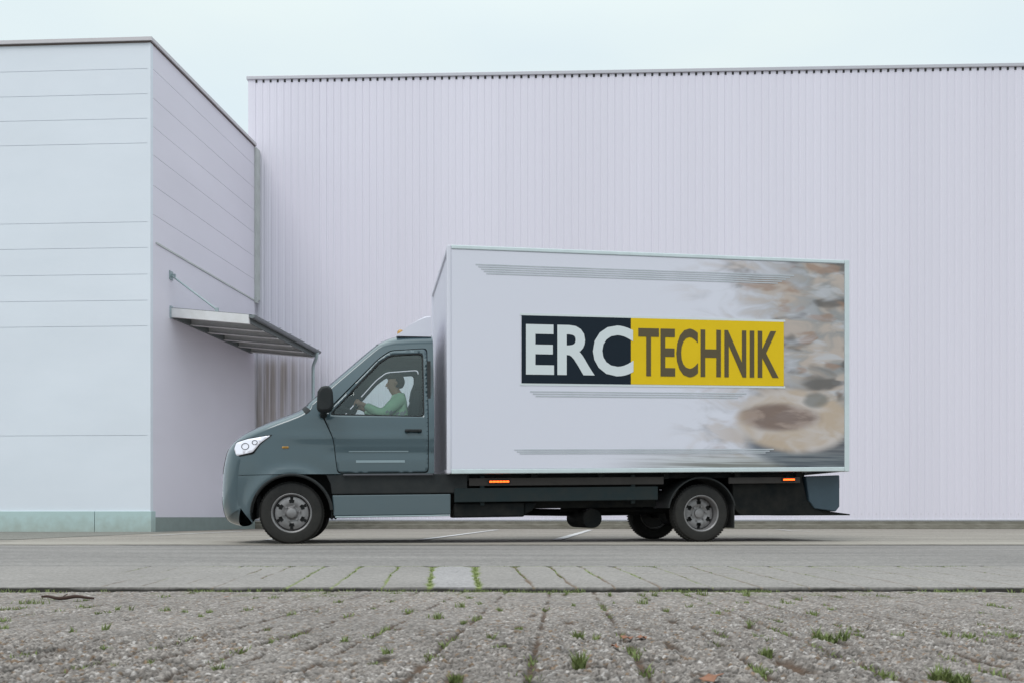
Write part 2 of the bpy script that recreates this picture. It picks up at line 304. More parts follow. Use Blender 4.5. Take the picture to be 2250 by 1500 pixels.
def fore_surface(X, D):
    f1, f2, r1, r2 = cells(X, D, .0094, 1); g1, g2, s1, s2 = cells(X, D, .0052, 11)
    dome = np.sqrt(np.clip(1 - (f1 / .66) ** 2, 0, 1)) * (.25 + 1.0 * r2); dome2 = np.sqrt(np.clip(1 - (g1 / .7) ** 2, 0, 1))
    wear = np.clip((fbm(X, D, 2.4, 3) - .25) * 3.0, .25, 1); far = 1 - .55 * np.clip((D - 1.9) / 1.4, 0, 1)
    Z = fore_z(D) - .008 + .0080 * dome * (.4 + .6 * wear) * far + .0014 * dome2 + .006 * (fbm(X, D, 1.6, 21) - .5) + .006 * (fbm(X, D, 14, 8) - .5)
    pit = np.clip((fbm(X, D, 26, 77) - .60) * 7, 0, 1) * np.clip((2.4 - D) / .8, 0, 1); Z = Z - .006 * pit
    gap = np.clip((.26 - (f2 - f1)) / .26, 0, 1) * (.6 + .4 * wear)
    base = lerp(C(.130, .116, .103), C(.310, .290, .266), np.clip(r1 * 1.0, 0, 1) ** 1.1)
    base = np.where((r1 > .94)[..., None], C(.38, .365, .345), base); base = np.where((r1 < .07)[..., None], C(.19, .135, .09), base)
    base = base * (.72 + .52 * s1[..., None])
    base = lerp(C(.205, .191, .176) * (.78 + .42 * s1[..., None]), base, .55 + .45 * wear)
    base = lerp(base, C(.026, .023, .020), gap * .93 * (.35 + .65 * far)); base = lerp(base, C(.030, .026, .022), pit * .75)
    base = base * (.86 + .34 * fbm(X, D, 3.1, 31))[..., None] * C(1.06, 1.0, 1.01)
    k = (X - VS * D) / .2 + .28; ln = np.abs(k - np.round(k)) * .2; rag = vnoise(X, D, 60, 44)
    j = np.clip(1.2 - ln / (.0085 * (.4 + 1.0 * rag)), 0, 1) * np.clip((fbm(X * 2.5, D * 2.2, 5, 41) - .43) * 8, 0, 1)
    kr = D / .2; l2 = np.abs(kr - np.round(kr)) * .2
    j = np.maximum(j, .7 * np.clip(1.2 - l2 / .005, 0, 1) * np.clip((fbm(X, D, 5, 51) - .55) * 7, 0, 1))
    rw = .45 + 1.0 * rag
    for it in dashes + extra:
        if len(it) == 4: (x0, d0), hl, hw = fore_at(it[0], it[1]), it[2] * 1.0, it[3] * 1.15
        else: x0, d0, hl, hw = it[:4]
        if abs(d0) > 4.1: continue
        rr, cc = (np.abs(D[:, 0] - d0) < hl * 1.6), None
        if not rr.any(): continue
        a, b_ = np.where(rr)[0][[0, -1]]; sl = slice(a, b_ + 1)
        u = (X[sl] - x0) - VS * (D[sl] - d0); v = D[sl] - d0
        m = np.clip(1.5 - np.sqrt((u / (hw * rw[sl])) ** 2 + (v / hl) ** 4), 0, 1); j[sl] = np.maximum(j[sl], m)
    jj = np.clip(j, 0, 1); Z = Z * (1 - jj) + (fore_z(D) - .013 + .003 * dome2) * jj
    soil = lerp(C(.028, .020, .014), C(.105, .058, .034), np.clip(fbm(X, D, 45, 71) * 1.6 - .4, 0, 1)); base = lerp(base, soil, np.clip(jj * 1.3, 0, 1) * .93)
    e = np.clip((D - (D_STEP - .05 + .10 * (fbm(X, D, 5, 81) - .5))) / .02, 0, 1); Z = Z - .016 * e; base = lerp(base, C(.030, .026, .022), e * .95)  # small drop at the step, its shadow painted into the colour
    mossy = np.clip((fbm(X, D, 14, 91) - .60) * 6, 0, 1) * np.clip((D - 3.3) / .5, 0, 1); base = lerp(base, C(.11, .125, .05), mossy * .45)
    return Z, base
st = .0019
dr = np.exp(np.arange(math.log(1.05), math.log(D_STEP), st)); uc = np.arange(-.80, .801, st)
Dg, U = np.meshgrid(dr, uc, indexing='ij'); Xg = U * (Dg + .35)
Zg, rgb = fore_surface(Xg, Dg)
M['agg'] = attr_mat('exposed_aggregate_paving')
tag(grid_mesh('pavement', Xg, Dg, Zg, rgb, M['agg']), kind='structure')

# slab strip: long slabs with mossy joints
jpx = [330, 400, 465, 530, 590, 640, 715, 795, 875, 955, 1042, 1130, 1205, 1275, 1350, 1432, 1515, 1600, 1690, 1780, 1875, 1970, 2070, 2160]
jx = [(strip_at(p, 1243.5)[0]) for p in jpx]; VS2 = (1005 - CX) / F
def strip_surface(X, D):
    Z = strip_z(D) + .0025 * (fbm(X, D, 5, 7) - .5); g1, g2, s1, s2 = cells(X, D, .009, 5)
    Z = Z + .0010 * np.sqrt(np.clip(1 - (g1 / .7) ** 2, 0, 1))
    base = C(.246, .224, .211) * (.80 + .42 * s1[..., None]); base = base * (.86 + .26 * fbm(X, D, 2.2, 15))[..., None]
    moss = C(.155, .185, .050) * (.7 + .7 * vnoise(X, D, 50, 3))[..., None]; soil = C(.13, .085, .052)
    for i, x0 in enumerate(jx):
        u = np.abs(X - x0 - VS2 * (D - D_ROAD) + .045 * (fbm(X, D, 2.6, 100 + i) - .5))
        wd = {9: .013, 10: .015, 8: .0055, 7: .006, 11: .008, 6: .006, 12: .007, 13: .006, 14: .006, 5: .0055}.get(i, .0048) * (1 + 1.6 * np.clip((D - 5.17) / .09, 0, 1))
        f = np.clip(1.4 - u / (wd * (.35 + 1.5 * vnoise(X, D, 11, 2 + i))), 0, 1)
        if i in (9, 10, 6, 7, 8): green = np.clip(1.2 + 0 * X, 0, 1)
        else: green = np.clip((fbm(X, D, 3.5, 130) - .50) * 7 + (D - 4.75) * 1.6, 0, 1)
        if i < 6: f = f * np.clip((fbm(X, D, 5, 160 + i) - .42) * 6, 0, 1)
        Z = Z - .006 * f; base = lerp(base, lerp(soil + 0 * base, moss, green), f * .95)
    for dd in (4.35, 4.78):
        f = 1.0 * np.clip(1.2 - np.abs(D - dd - .05 * (fbm(X, D, 1.1, 201) - .5)) / .010, 0, 1) * np.clip((fbm(X, D, 2.0, int(dd * 50)) - .5) * 7, 0, 1) * np.clip((X - .4) * 2, .25, 1)
        Z = Z - .003 * f; base = lerp(base, C(.12, .09, .06) + 0 * base, f * .75)
    # the pale slab between the two mossy joints
    a = (X > jx[9] + VS2 * (D - D_ROAD)) & (X < jx[10] + VS2 * (D - D_ROAD)); pale = a[..., None] * 1.0
    base = base * (1 - pale) + pale * (base * 1.45) * (1 - .0 * pale) * (1) if False else np.where(a[..., None] & (base[..., 0:1] > base[..., 1:2]) & (base[..., 2:3] > .15), base * C(1.22, 1.25, 1.33), base)
    e = np.clip((D - (D_ROAD - .022)) / .012, 0, 1) * np.clip((fbm(X, D, 5, 222) - .36) * 7, 0, 1) * np.clip((X + 2.1) * 2, 0, 1)
    base = lerp(base, moss, e * .95)
    lip = np.clip((D_STEP + .012 - D) / .012, 0, 1); Z = Z - .004 * lip
    return Z, base
dr = np.linspace(D_STEP + .004, D_ROAD - .004, 230); xs = np.arange(-6.0, 6.0, .0075)
Dg, Xg = np.meshgrid(dr, xs, indexing='ij'); Zg, rgb = strip_surface(Xg, Dg)
# fold the first row down to make the real edge of the slabs
edge = (.010 * (fbm(xs, xs * 0, 9, 5) - .5)); Dg[0] = D_STEP + .004 + edge; Zg[0] -= .05; Dg[1] = Dg[0] + .002; Zg[1] = Zg[0] + .050 - .015 * np.clip(fbm(xs, xs * 0, 9, 6) * 1.5 - .3, 0, 1) - .004 * vnoise(xs, xs * 0, 5.2, 9); rgb[0] = C(.018, .016, .014); rgb[1] = C(.030, .027, .023); Dg[2] = np.maximum(Dg[2], Dg[1] + .003); rgb[2] = rgb[2] * .7  # shadow of the step painted dark into the edge rows
tag(grid_mesh('slab_strip', Xg, Dg, Zg, rgb, attr_mat('concrete_slab')), kind='structure')

def asphalt(name, col, warm, sc=1.0):
    m = bpy.data.materials.new(name); m.use_nodes = True; n = m.node_tree.nodes; l = m.node_tree.links.new; b = n['Principled BSDF']
    b.inputs['Roughness'].default_value = .85; b.inputs['Specular IOR Level'].default_value = .3
    t = n.new('ShaderNodeTexCoord'); v = n.new('ShaderNodeTexVoronoi'); v.inputs['Scale'].default_value = 75; l(t.outputs['Object'], v.inputs['Vector'])
    mp1 = n.new('ShaderNodeMapping'); mp1.inputs['Scale'].default_value = (.35, 2.2, 1); l(t.outputs['Object'], mp1.inputs['Vector'])
    n1 = n.new('ShaderNodeTexNoise'); n1.inputs['Scale'].default_value = 1.1; n1.inputs['Detail'].default_value = 5; l(mp1.outputs[0], n1.inputs['Vector'])
    n2 = n.new('ShaderNodeTexNoise'); n2.inputs['Scale'].default_value = 14; n2.inputs['Detail'].default_value = 6; l(t.outputs['Object'], n2.inputs['Vector'])
    r1 = n.new('ShaderNodeValToRGB'); r1.color_ramp.elements[0].position = .33; r1.color_ramp.elements[0].color = (*[c * .86 for c in col], 1)
    r1.color_ramp.elements[1].position = .66; r1.color_ramp.elements[1].color = (*warm, 1); l(n1.outputs['Fac'], r1.inputs['Fac'])
    sp = n.new('ShaderNodeMapRange'); sp.inputs['From Max'].default_value = 1; sp.inputs['To Min'].default_value = .72; sp.inputs['To Max'].default_value = 1.28; l(v.outputs['Color'], sp.inputs['Value'])
    sp2 = n.new('ShaderNodeMapRange'); sp2.inputs['From Min'].default_value = .3; sp2.inputs['From Max'].default_value = .7; sp2.inputs['To Min'].default_value = .86; sp2.inputs['To Max'].default_value = 1.12; l(n2.outputs['Fac'], sp2.inputs['Value'])
    m1 = n.new('ShaderNodeVectorMath'); m1.operation = 'SCALE'; l(r1.outputs['Color'], m1.inputs[0]); l(sp.outputs[0], m1.inputs['Scale'])
    m2 = n.new('ShaderNodeVectorMath'); m2.operation = 'SCALE'; l(m1.outputs[0], m2.inputs[0]); l(sp2.outputs[0], m2.inputs['Scale']); l(m2.outputs[0], b.inputs['Base Color'])
    bp = n.new('ShaderNodeBump'); bp.inputs['Distance'].default_value = .004; bp.inputs['Strength'].default_value = .7; l(v.outputs['Distance'], bp.inputs['Height']); l(bp.outputs[0], b.inputs['Normal'])
    return m
M['road'] = asphalt('road_asphalt', (.212, .194, .186), (.246, .226, .214))
M['yard'] = asphalt('yard_asphalt', (.255, .228, .200), (.305, .272, .238))
M['patch'] = asphalt('old_concrete_patch', (.185, .182, .160), (.215, .202, .180))
M['gnd'] = asphalt('far_ground', (.20, .19, .18), (.24, .22, .205))
def rough_sheet(name, x0, x1, dn, df, z, m, seed, amp=.012, n=160, thick=.0):
    rs = random.Random(seed); top = []; bot = []
    for i in range(n + 1):
        x = x0 + (x1 - x0) * i / n; bot.append((x, dn(x) + rs.uniform(-amp, amp), z)); top.append((x, df(x) + rs.uniform(-amp, amp), z))
    mb = MB(); vs = bot + top; fs = [(i, i + 1, n + 2 + i, n + 1 + i) for i in range(n)]
    if thick:
        vs = vs + [(a, b, z - thick) for a, b, _ in bot]; k = 2 * (n + 1); fs += [(k + i, k + i + 1, i + 1, i) for i in range(n)]
    mb.add(vs, fs); o = mb.build(name, m); tag(o, kind='structure'); return o
big = MB(); big.add([(-400, -300, -.20), (400, -300, -.20), (400, 600, -.20), (-400, 600, -.20)], [(0, 1, 2, 3)]); tag(big.build('ground', M['gnd']), kind='structure')
# lower-detail paving continuing round the camera and to both sides
sm = MB()
for xa, xb, ya, yb in ((-30, 30, -6, 1.06), (-30, -1.1, 1.06, D_STEP), (1.1, 30, 1.06, D_STEP)):
    sm.add([(xa, ya, fore_z(ya) - .022), (xb, ya, fore_z(ya) - .022), (xb, yb, fore_z(yb) - .022), (xa, yb, fore_z(yb) - .022)], [(0, 1, 2, 3)])
for xa, xb in ((-30, -6.0), (6.0, 30)):
    sm.add([(xa, D_STEP, strip_z(D_STEP)), (xb, D_STEP, strip_z(D_STEP)), (xb, D_ROAD, 0), (xa, D_ROAD, 0)], [(0, 1, 2, 3)])
tag(sm.build('forecourt', M['gnd']), kind='structure')
rough_sheet('road', -60, 60, lambda x: D_ROAD, lambda x: D_SEAM + .02, 0, M['road'], 1, .006, 1200, .03)
rough_sheet('parking_area', -60, 60, lambda x: D_SEAM + (.17 if x > -4.2 else .03), lambda x: 40, .000, M['yard'], 2, .02, 900, .02)
rough_sheet('seam_bed', -60, 60, lambda x: D_SEAM - .1, lambda x: D_SEAM + .3, -.016, M['dark'], 3, 0, 4)
rough_sheet('old_tarmac_strip', -22, -6.6, lambda x: 11.4 + .12 * math.sin(x), lambda x: 17.5, .004, M['patch'], 4, .06, 60)
rough_sheet('gutter_band', -6.0, 30, lambda x: D_SEAM + .10, lambda x: 10.5, .004, mat('pale_tarmac_band', (.32, .285, .248), .9, var=.5, vscale=9, bump=.003, bscale=90, col2=(.26, .235, .205)), 5, .03, 300)
def line_mark(name, a, b, wd, m=None):
    x0, d0 = road_at(*a); x1, d1 = road_at(*b); v = Vector((x1 - x0, d1 - d0)).normalized(); p = Vector((-v.y, v.x)) * wd / 2
    mb = MB(); n = 14; vs = []
    for i in range(n + 1):
        t = i / n; x = x0 + (x1 - x0) * t; y = d0 + (d1 - d0) * t; j = random.uniform(.8, 1.1)
        vs += [(x - p.x * j, y - p.y * j, .0085), (x + p.x * j, y + p.y * j, .0085)]
    mb.add(vs, [(2 * i, 2 * i + 1, 2 * i + 3, 2 * i + 2) for i in range(n)]); tag(mb.build(name, M['paint']), kind='structure')
line_mark('road_marking', (921, 1186), (1092, 1163.2), .13); line_mark('road_marking', (1222, 1186), (1297, 1163.5), .13)
line_mark('road_marking', (1706, 1162), (1738, 1165.5), .08); line_mark('road_marking', (1738, 1165.5), (1785, 1167), .08)
line_mark('road_marking', (335, 1176), (532, 1166.5), .09); line_mark('road_marking', (578, 1187), (612, 1182.5), .09)

# ------------------------------------------------------------------ left building
cx0, cy0 = -7.34, 17.55
dF = Vector((-1, .048)).normalized()          # along the front, to the left
dS = Vector((.1279, 1)).normalized()          # along the side, away
nF = Vector((-dF.y, dF.x)) * -1               # placeholder, fixed below
nF = Vector((dF.y, -dF.x)); nF = nF if nF.y < 0 else -nF     # outward (towards camera)
nS = Vector((dS.y, -dS.x))                    # outward (to the right)
LS = 5.02; LFW = 14.0; TOP = 10.0
hall = tag(empty('panel_hall', (cx0, cy0, 0)), 'tall pale blue windowless hall clad in wide horizontal panels, at the left', 'building')
def rel(v): return (v[0] - cx0, v[1] - cy0)
def panel_wall(name, d, nrm, L_, seams, z0, z1, m, g=.010, depth=.012, start=0.0):
    """stack of flat panels separated by shallow recessed joints, one mesh"""
    mb = MB(); zs = [z0] + sorted(seams) + [z1]; p = Vector((d.x * start, d.y * start))
    for a, b in zip(zs[:-1], zs[1:]):
        lo = a + (g / 2 if a != z0 else 0); hi = b - (g / 2 if b != z1 else 0)
        mb.cur = 0; mb.obox(p, d, L_ - start, -nrm, .10, lo, hi)
    mb.cur = 1; mb.obox(p - nrm * depth, d, L_ - start, -nrm, .07, z0 + .001, z1 - .001)
    return mb.build(name, [m, M['seam']], hall)
seF = [9.39, 8.88, 8.38, 7.88, 6.28, 5.76, 5.22, 4.69, 4.17, 1.96]
panel_wall('front_wall', dF, nF, LFW, seF, .42, TOP - .08, M['panel'], g=.009, start=.0)
seS = [9.43, 8.84, 8.26, 7.68, 7.06, 6.47]
w_ = panel_wall('side_wall', dS, nS, LS, seS, .30, TOP - .08, M['panel_side'], g=.009, start=.09)
def ledge(mb): mb.obox(dS * .20 + nS * .001, dS, LS - .25, nS, .018, 5.90, 5.935)
mk('joint_flashing', M['flash'], hall, fn=ledge)
def corner(mb):
    mb.prism([(0.004, -.004), tuple(dS * .10 + nS * .004), tuple(dS * .10 - nS * .02), tuple(-nF * .1), tuple(dF * .06 - nF * .02), tuple(dF * .06 + nF * .004)], .42, TOP - .075)
mk('corner_trim', M['panel'], hall, fn=corner)
def cop(mb):
    a = nF * .05 + nS * .05
    mb.obox(a, dF, LFW, -nF, .5, TOP - .062, TOP + .01); mb.obox(a - nF * .003, dS, LS + .05, -nS, .5, TOP - .058, TOP + .013)
mk('roof_coping', M['coping2'], hall, fn=cop)
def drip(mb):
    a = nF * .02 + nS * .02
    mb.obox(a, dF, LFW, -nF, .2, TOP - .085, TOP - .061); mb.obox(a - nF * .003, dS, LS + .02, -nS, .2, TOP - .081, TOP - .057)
mk('coping_drip', mat('drip_strip_brown', (.12, .095, .085), .7), hall, fn=drip)  # dark brown strip under the coping
def roofslab(mb): mb.prism([tuple(-nF * .1 - nS * .1), tuple(dF * LFW), tuple(dF * LFW + dS * 12), tuple(dS * 12 - nS * .1)], TOP - .4, TOP - .1)
mk('roof', M['coping2'], hall, fn=roofslab)
def plf(mb):
    j = 1.17; mb.obox(nF * .03 + nS * .03, dF, j, -nF, .2, 0, .42); mb.obox(nF * .03 + nS * .03 + dF * (j + .012), dF, LFW - j, -nF, .2, 0, .42)
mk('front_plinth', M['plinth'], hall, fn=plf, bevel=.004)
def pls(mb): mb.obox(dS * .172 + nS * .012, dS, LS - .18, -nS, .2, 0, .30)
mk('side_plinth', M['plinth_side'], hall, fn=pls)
def cfl(mb): mb.obox(dS * (LS - .02) + nS * .004, dS, .22, nS, .055, 5.96, TOP - .1); mb.obox(dS * (LS - .03) + nS * .002, dS, .1, nS, .075, 5.86, 6.0)
mk('end_flashing', M['flash'], hall, fn=cfl)

# ------------------------------------------------------------------ corrugated warehouse
wx, wy = -6.93, 22.80
dW = Vector((20.0, -.67)).normalized(); nW = Vector((dW.y, -dW.x)); nW = nW if nW.y < 0 else -nW
whs = tag(empty('corrugated_warehouse', (wx, wy, 0)), 'long lavender-white warehouse clad in vertical corrugated sheet behind the truck', 'building')
PIT = .1885; NR = 150; HB, HT = .245, 11.79
def topz(t): return 11.80
def sheet(mb):
    pts = []; t = .0
    pts.append((0, 0)); x = .17
    for k in range(NR):
        s = random.uniform(-.0015, .0015)
        lap = .003 if k % 5 == 0 else 0
        pts += [(x, 0 + lap), (x + .018, -.011 + s), (x + .052, -.011 + s), (x + .070, 0 + lap * .5)]
        pts += [(x + .12, .0), (x + .125, .0025), (x + .135, .0025), (x + .14, 0)]
        x += PIT
    vs = []
    for z in (HB, HT):
        for a, b in pts:
            p = dW * a + nW * (b + .036); vs.append((p.x, p.y, z))
    n = len(pts); mb.add(vs, [(i, i + 1, n + i + 1, n + i) for i in range(n - 1)])
    mb.cur = 1; x = .17 + .1
    for k in range(NR):
        p = dW * x + nW * .037; 
        for zz in (HB + .13,):
            mb.obox((p.x, p.y), dW, .016, nW, .008, zz, zz + .016)
        x += PIT
def plugs(mb):
    x = .17
    for k in range(NR):
        p = dW * (x + .008) + nW * .018; mb.obox((p.x, p.y), dW, .054, nW, .0165, HT - .075, HT - .006); x += PIT
o = mk('corrugated_wall', [M['sheet'], M['coping2']], whs, fn=sheet)
WL = .17 + NR * PIT
mk('wall_core', M['dark'], whs, fn=lambda mb: mb.obox((0, 0) - nW * .012 if False else -nW * .012, dW, WL, -nW, .1, .2, HT))
mk('opening_shade_plugs', mat('opening_shade_dark', (.05, .048, .05), .9), whs, fn=plugs)['kind'] = 'stuff'  # dark plugs added for the shaded rib openings under the coping
mk('edge_trim', M['sheet'], whs, fn=lambda mb: mb.obox(dW * -.012 + nW * .040, dW, .13, -nW, .3, HB, HT))
def wcop(mb):
    mb.obox(dW * -.05 + nW * .075, dW, WL, -nW, .6, HT - .005, HT + .085)
mk('roof_coping', M['coping'], whs, fn=wcop, bevel=.01)
def wroof(mb): mb.prism([tuple(-nW * .1), tuple(dW * WL - nW * .1), tuple(dW * WL - nW * 18), tuple(-nW * 18)], HT - .3, HT - .05); mb.prism([tuple(-nW * .3), tuple(dW * .1 - nW * .3), tuple(dW * .1 - nW * 18), tuple(-nW * 18)], .2, HT - .1)
mk('roof', M['coping'], whs, fn=wroof)
mk('base_flashing', M['box'], whs, fn=lambda mb: mb.obox(nW * .048, dW, WL, -nW, .03, HB - .03, HB + .004))
def found(mb):
    a = MB(); n = 400
    for i in range(n):
        pass
    mb.obox(nW * .03, dW, WL, -nW, .4, -.02, HB - .055)
mk('foundation', M['concrete'], whs, fn=found)
mk('foundation_ledge', M['concrete'], whs, fn=lambda mb: mb.obox(nW * .16, dW, WL, -nW, .128, 0.0, .115), bevel=.01)
def stain(mb):
    # small pale green scuff left on the sheet
    for a, z0, z1 in ((16.93 - 6.93 + .0, .42, .62),):
        p = dW * 9.62 + nW * .0385; 
        mb.add([(p.x, p.y, .44), (p.x + .07, p.y - .003, .44), (p.x + .08, p.y - .003, .66), (p.x + .03, p.y - .001, .70), (p.x - .05, p.y + .001, .66), (p.x - .01, p.y, .58)], [(0, 1, 2, 3, 4, 5)])
mk('paint_scuff', mat('green_scuff', (.50, .62, .64), .6, var=.6, vscale=12, col2=(.60, .62, .70)), whs, fn=stain)

# ------------------------------------------------------------------ canopy over the side entrance
cp = Vector((cx0, cy0)) + dS * .80
can = tag(empty('entrance_canopy', (cp.x, cp.y, 0)), 'sloping steel entrance canopy with gutter and tie rod on the hall side wall', 'canopy')
dO = Vector((1, -.055)).normalized(); LC = 3.95; PR = 1.70
zw, zo = 4.71, 4.545   # top of structure at wall and at the outer edge
def slant(mb, s0, s1, o0, o1, ta, tb):
    """box between s (along wall) and o (outwards); ta..tb offsets below the top line"""
    vs = []
    for s in (s0, s1):
        for o in (o0, o1):
            for t in (ta, tb):
                zt = zw + (zo - zw) * o / PR; p = dS * s + dO * o; vs.append((p.x, p.y, zt - t))
    mb.add(vs, [(0, 2, 3, 1), (4, 5, 7, 6), (0, 1, 5, 4), (2, 6, 7, 3), (0, 4, 6, 2), (1, 3, 7, 5)])
mk('fascia', M['canopyw'], can, fn=lambda mb: slant(mb, -.03, .03, 0, PR, -.01, .185), bevel=.004)
for s in (.78, 1.58, 2.38, 3.16, 3.88):
    def bm_(mb, s=s): slant(mb, s - .008, s + .008, .02, PR - .03, .02, .17); slant(mb, s - .06, s + .06, .02, PR - .03, .17, .182); slant(mb, s - .06, s + .06, .02, PR - .03, .012, .022)
    mk('beam', M['canopyw'], can, fn=bm_)
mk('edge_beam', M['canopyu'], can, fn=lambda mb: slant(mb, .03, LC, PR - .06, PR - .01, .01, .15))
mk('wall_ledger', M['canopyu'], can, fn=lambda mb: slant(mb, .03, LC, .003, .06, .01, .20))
def rsheet(mb):
    n = int(LC / .11); vs = []; pr = []
    s = -.03
    k = 0
    while s < LC:
        pr += [(s, 0), (s + .14, 0), (s + .16, .035), (s + .19, .035), (s + .21, 0)]; s += .215
    for o in (-.0, PR + .06):
        for a, h in pr:
            p = dS * a + dO * o; vs.append((p.x, p.y, zw + (zo - zw) * o / PR + .014 + h))
    n = len(pr); mb.add(vs, [(i, i + 1, n + i + 1, n + i) for i in range(n - 1)])
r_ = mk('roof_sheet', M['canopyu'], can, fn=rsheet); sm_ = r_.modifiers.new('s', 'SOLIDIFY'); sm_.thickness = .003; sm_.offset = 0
def gut(mb):
    segs = 9; vs = []; rr = .072
    for s in (-.05, LC + .02):
        for rad in (rr, rr - .005):
            for k in range(segs):
                q = math.pi + math.pi * k / (segs - 1); p = dS * s + dO * (PR + .075 + rad * math.cos(q)); vs.append((p.x, p.y, zo - .005 + rad * math.sin(q)))
    n = segs; f = []
    for i in range(n - 1): f += [(i, i + 1, 2 * n + i + 1, 2 * n + i), (n + i, 3 * n + i, 3 * n + i + 1, n + i + 1), (i, n + i, n + i + 1, i + 1), (2 * n + i, 2 * n + i + 1, 3 * n + i + 1, 3 * n + i)]
    f += [(0, 2 * n, 3 * n, n), (n - 1, 2 * n - 1, 4 * n - 1, 3 * n - 1)]
    f += [tuple(range(0, n))]; mb.add(vs, f)
g_ = mk('gutter', M['gutter'], can, fn=gut, smooth=40)
def brk(mb):
    s = .1
    while s < LC:
        p = dS * s + dO * (PR + .02); q = dS * s + dO * (PR + .15); mb.tube([(p.x, p.y, zo + .035), ((p.x + q.x) / 2, (p.y + q.y) / 2, zo + .02), (q.x, q.y, zo + .022)], .005, 6); s += .62
mk('gutter_bracket', M['gutter'], g_, fn=brk)
a_ = dS * (LC - .12) + dO * (PR + .075)
wl = Vector((wx, wy)) - cp; 
def dpipe(mb):
    # swan neck from the gutter back towards the sheet wall, then straight down
    x = a_.x; y = a_.y; yw = y + .14
    pts = [(x, y, zo - .06), (x, y, zo - .16), (x - .02, y + .02, zo - .22), (x - .10, yw - .03, zo - .34), (x - .12, yw, zo - .40), (x - .12, yw, zo - .50), (x - .12, yw, .06)]
    mb.tube(pts, .042, 14); mb.tube([(x, y, zo - .05), (x, y, zo - .10)], .056, 14); mb.tube([(x - .12, yw, 3.20), (x - .12, yw, 3.26)], .052, 14); mb.tube([(x - .12, yw, 1.6), (x - .12, yw, 1.66)], .052, 14)
dp = mk('downpipe', M['pipe'], can, fn=dpipe, smooth=50)
def rod(mb):
    a = dS * .0 + nS * .03; b = dS * .0 + dO * 1.0; mb.tube([(a.x, a.y, 5.40), (b.x, b.y, 4.67)], .020, 10)
    mb.box(b.x - .035, b.x + .035, b.y - .02, b.y + .02, 4.60, 4.71)
mk('tie_rod', M['steel'], can, fn=rod)
def wb(mb): mb.obox(dS * -.07 + nS * .0, dS, .14, nS, .018, 5.32, 5.50); mb.obox(dS * -.012 + nS * .018, dS, .024, nS, .09, 5.37, 5.44)
mk('wall_bracket', M['steel'], can, fn=wb)
def wb2(mb): mb.obox(dS * -.05 + nS * .0, dS, .1, nS, .03, 4.50, 4.76)
mk('wall_bracket', M['pipe'], can, fn=wb2)

# ------------------------------------------------------------------ TRUCK
TH = math.atan(F / 10833.0); PITCH = .0153
T0 = Vector((-2.425, 9.5)); td = Vector((math.cos(TH), math.sin(TH))); tn = Vector((-math.sin(TH), math.cos(TH)))
def tp(px, py, yl=0.0):
    """photo pixel -> truck coordinates on the plane y_local = yl (pitch removed)"""
    k = (px - CX) / F; b = T0 + tn * yl; t = (k * b.y - b.x) / (td.x - k * td.y); D = b.y + td.y * t
    return t, CAMH + (HY - py) / F * D - PITCH * t
truck = empty('box_truck', (T0.x, T0.y, 0), TH)
tag(truck, 'box truck with dark blue-grey cab and white cargo box bearing a navy and yellow banner', 'truck')
YC = 1.0
# --- cab surfaces
PP = [(-.60, .23), (-.73, .28), (-.785, .46), (-.785, .72), (-.755, .95), (-.70, 1.10), (-.56, 1.225), (-.30, 1.335), (-.02, 1.435), (.09, 1.485), (.20, 1.575), (.55, 1.860), (.88, 2.125), (1.00, 2.20), (1.20, 2.262), (1.57, 2.285)]
def cat(pts, n):
    o = []
    for i in range(len(pts) - 1):
        p0 = Vector(pts[max(i - 1, 0)]); p1 = Vector(pts[i]); p2 = Vector(pts[i + 1]); p3 = Vector(pts[min(i + 2, len(pts) - 1)])
        for k in range(n):
            t = k / n; o.append(.5 * ((2 * p1) + (p2 - p0) * t + (2 * p0 - 5 * p1 + 4 * p2 - p3) * t * t + (3 * p1 - p0 - 3 * p2 + p3) * t ** 3))
    o.append(Vector(pts[-1])); return o
NPER = 6
PP = [(a, z if z < 1.2 else z + .03 * min(1, (z - 1.2) / .2) + (.115 * (z - 1.45) / .84 if z > 1.45 else 0)) for a, z in PP]
prof = cat(PP, NPER)
def W(t, z):
    wv = .985
    if t < 0: wv -= .24 * (min(-t, .85) / .78) ** 2.2
    if z > 1.40: wv -= .235 * ((z - 1.40) / .88) ** 1.15
    wv -= .028 * ((z - .95) / .6) ** 2 if z < 1.40 else .016
    r = math.hypot(t, z - .33)                              # flared arch lip
    wv += .030 * math.exp(-((r - .47) / .055) ** 2) * (1 if z > .3 else .4)
    wv += .010 * math.exp(-((z - 1.18) / .05) ** 2) * min(1, max(0, (t + .3) * 2))   # shoulder crease
    wv -= .012 * math.exp(-((z - 1.00) / .04) ** 2) * min(1, max(0, (t - .3) * 3))
    return wv
def rad(i):
    z = prof[i].y; t = prof[i].x
    if t < -.4: return .20 if z < 1.0 else .20 - .09 * min(1, (z - 1.0) / .25)
    if t < .15: return .11
    if t < .9: return .085
    return .085 + .06 * min(1, (t - .9) / .3)
NRM = []
for i in range(len(prof)):
    d = (prof[min(i + 1, len(prof) - 1)] - prof[max(i - 1, 0)]).normalized(); NRM.append(Vector((-d.y, d.x)))
EE = [prof[i] - NRM[i] * rad(i) for i in range(len(prof))]
AV = [0, .2, .4] + [math.sin(R(q)) ** .4 for q in (15, 25, 35, 45, 55, 64, 72, 79, 85)] + [1.0]
WSS = math.sin(R(55)) ** .4
SS = [-a for a in AV[::-1]] + AV[1:]
def top_pt(i, s):
    a = abs(s); dep = rad(i) * (1 - math.sqrt(max(0, 1 - a ** 5))); we = W(EE[i].x, EE[i].y)
    crown = .03 * (1 - a * a)
    return (prof[i].x - NRM[i].x * (dep - crown) , YC + s * we, prof[i].y - NRM[i].y * (dep - crown))
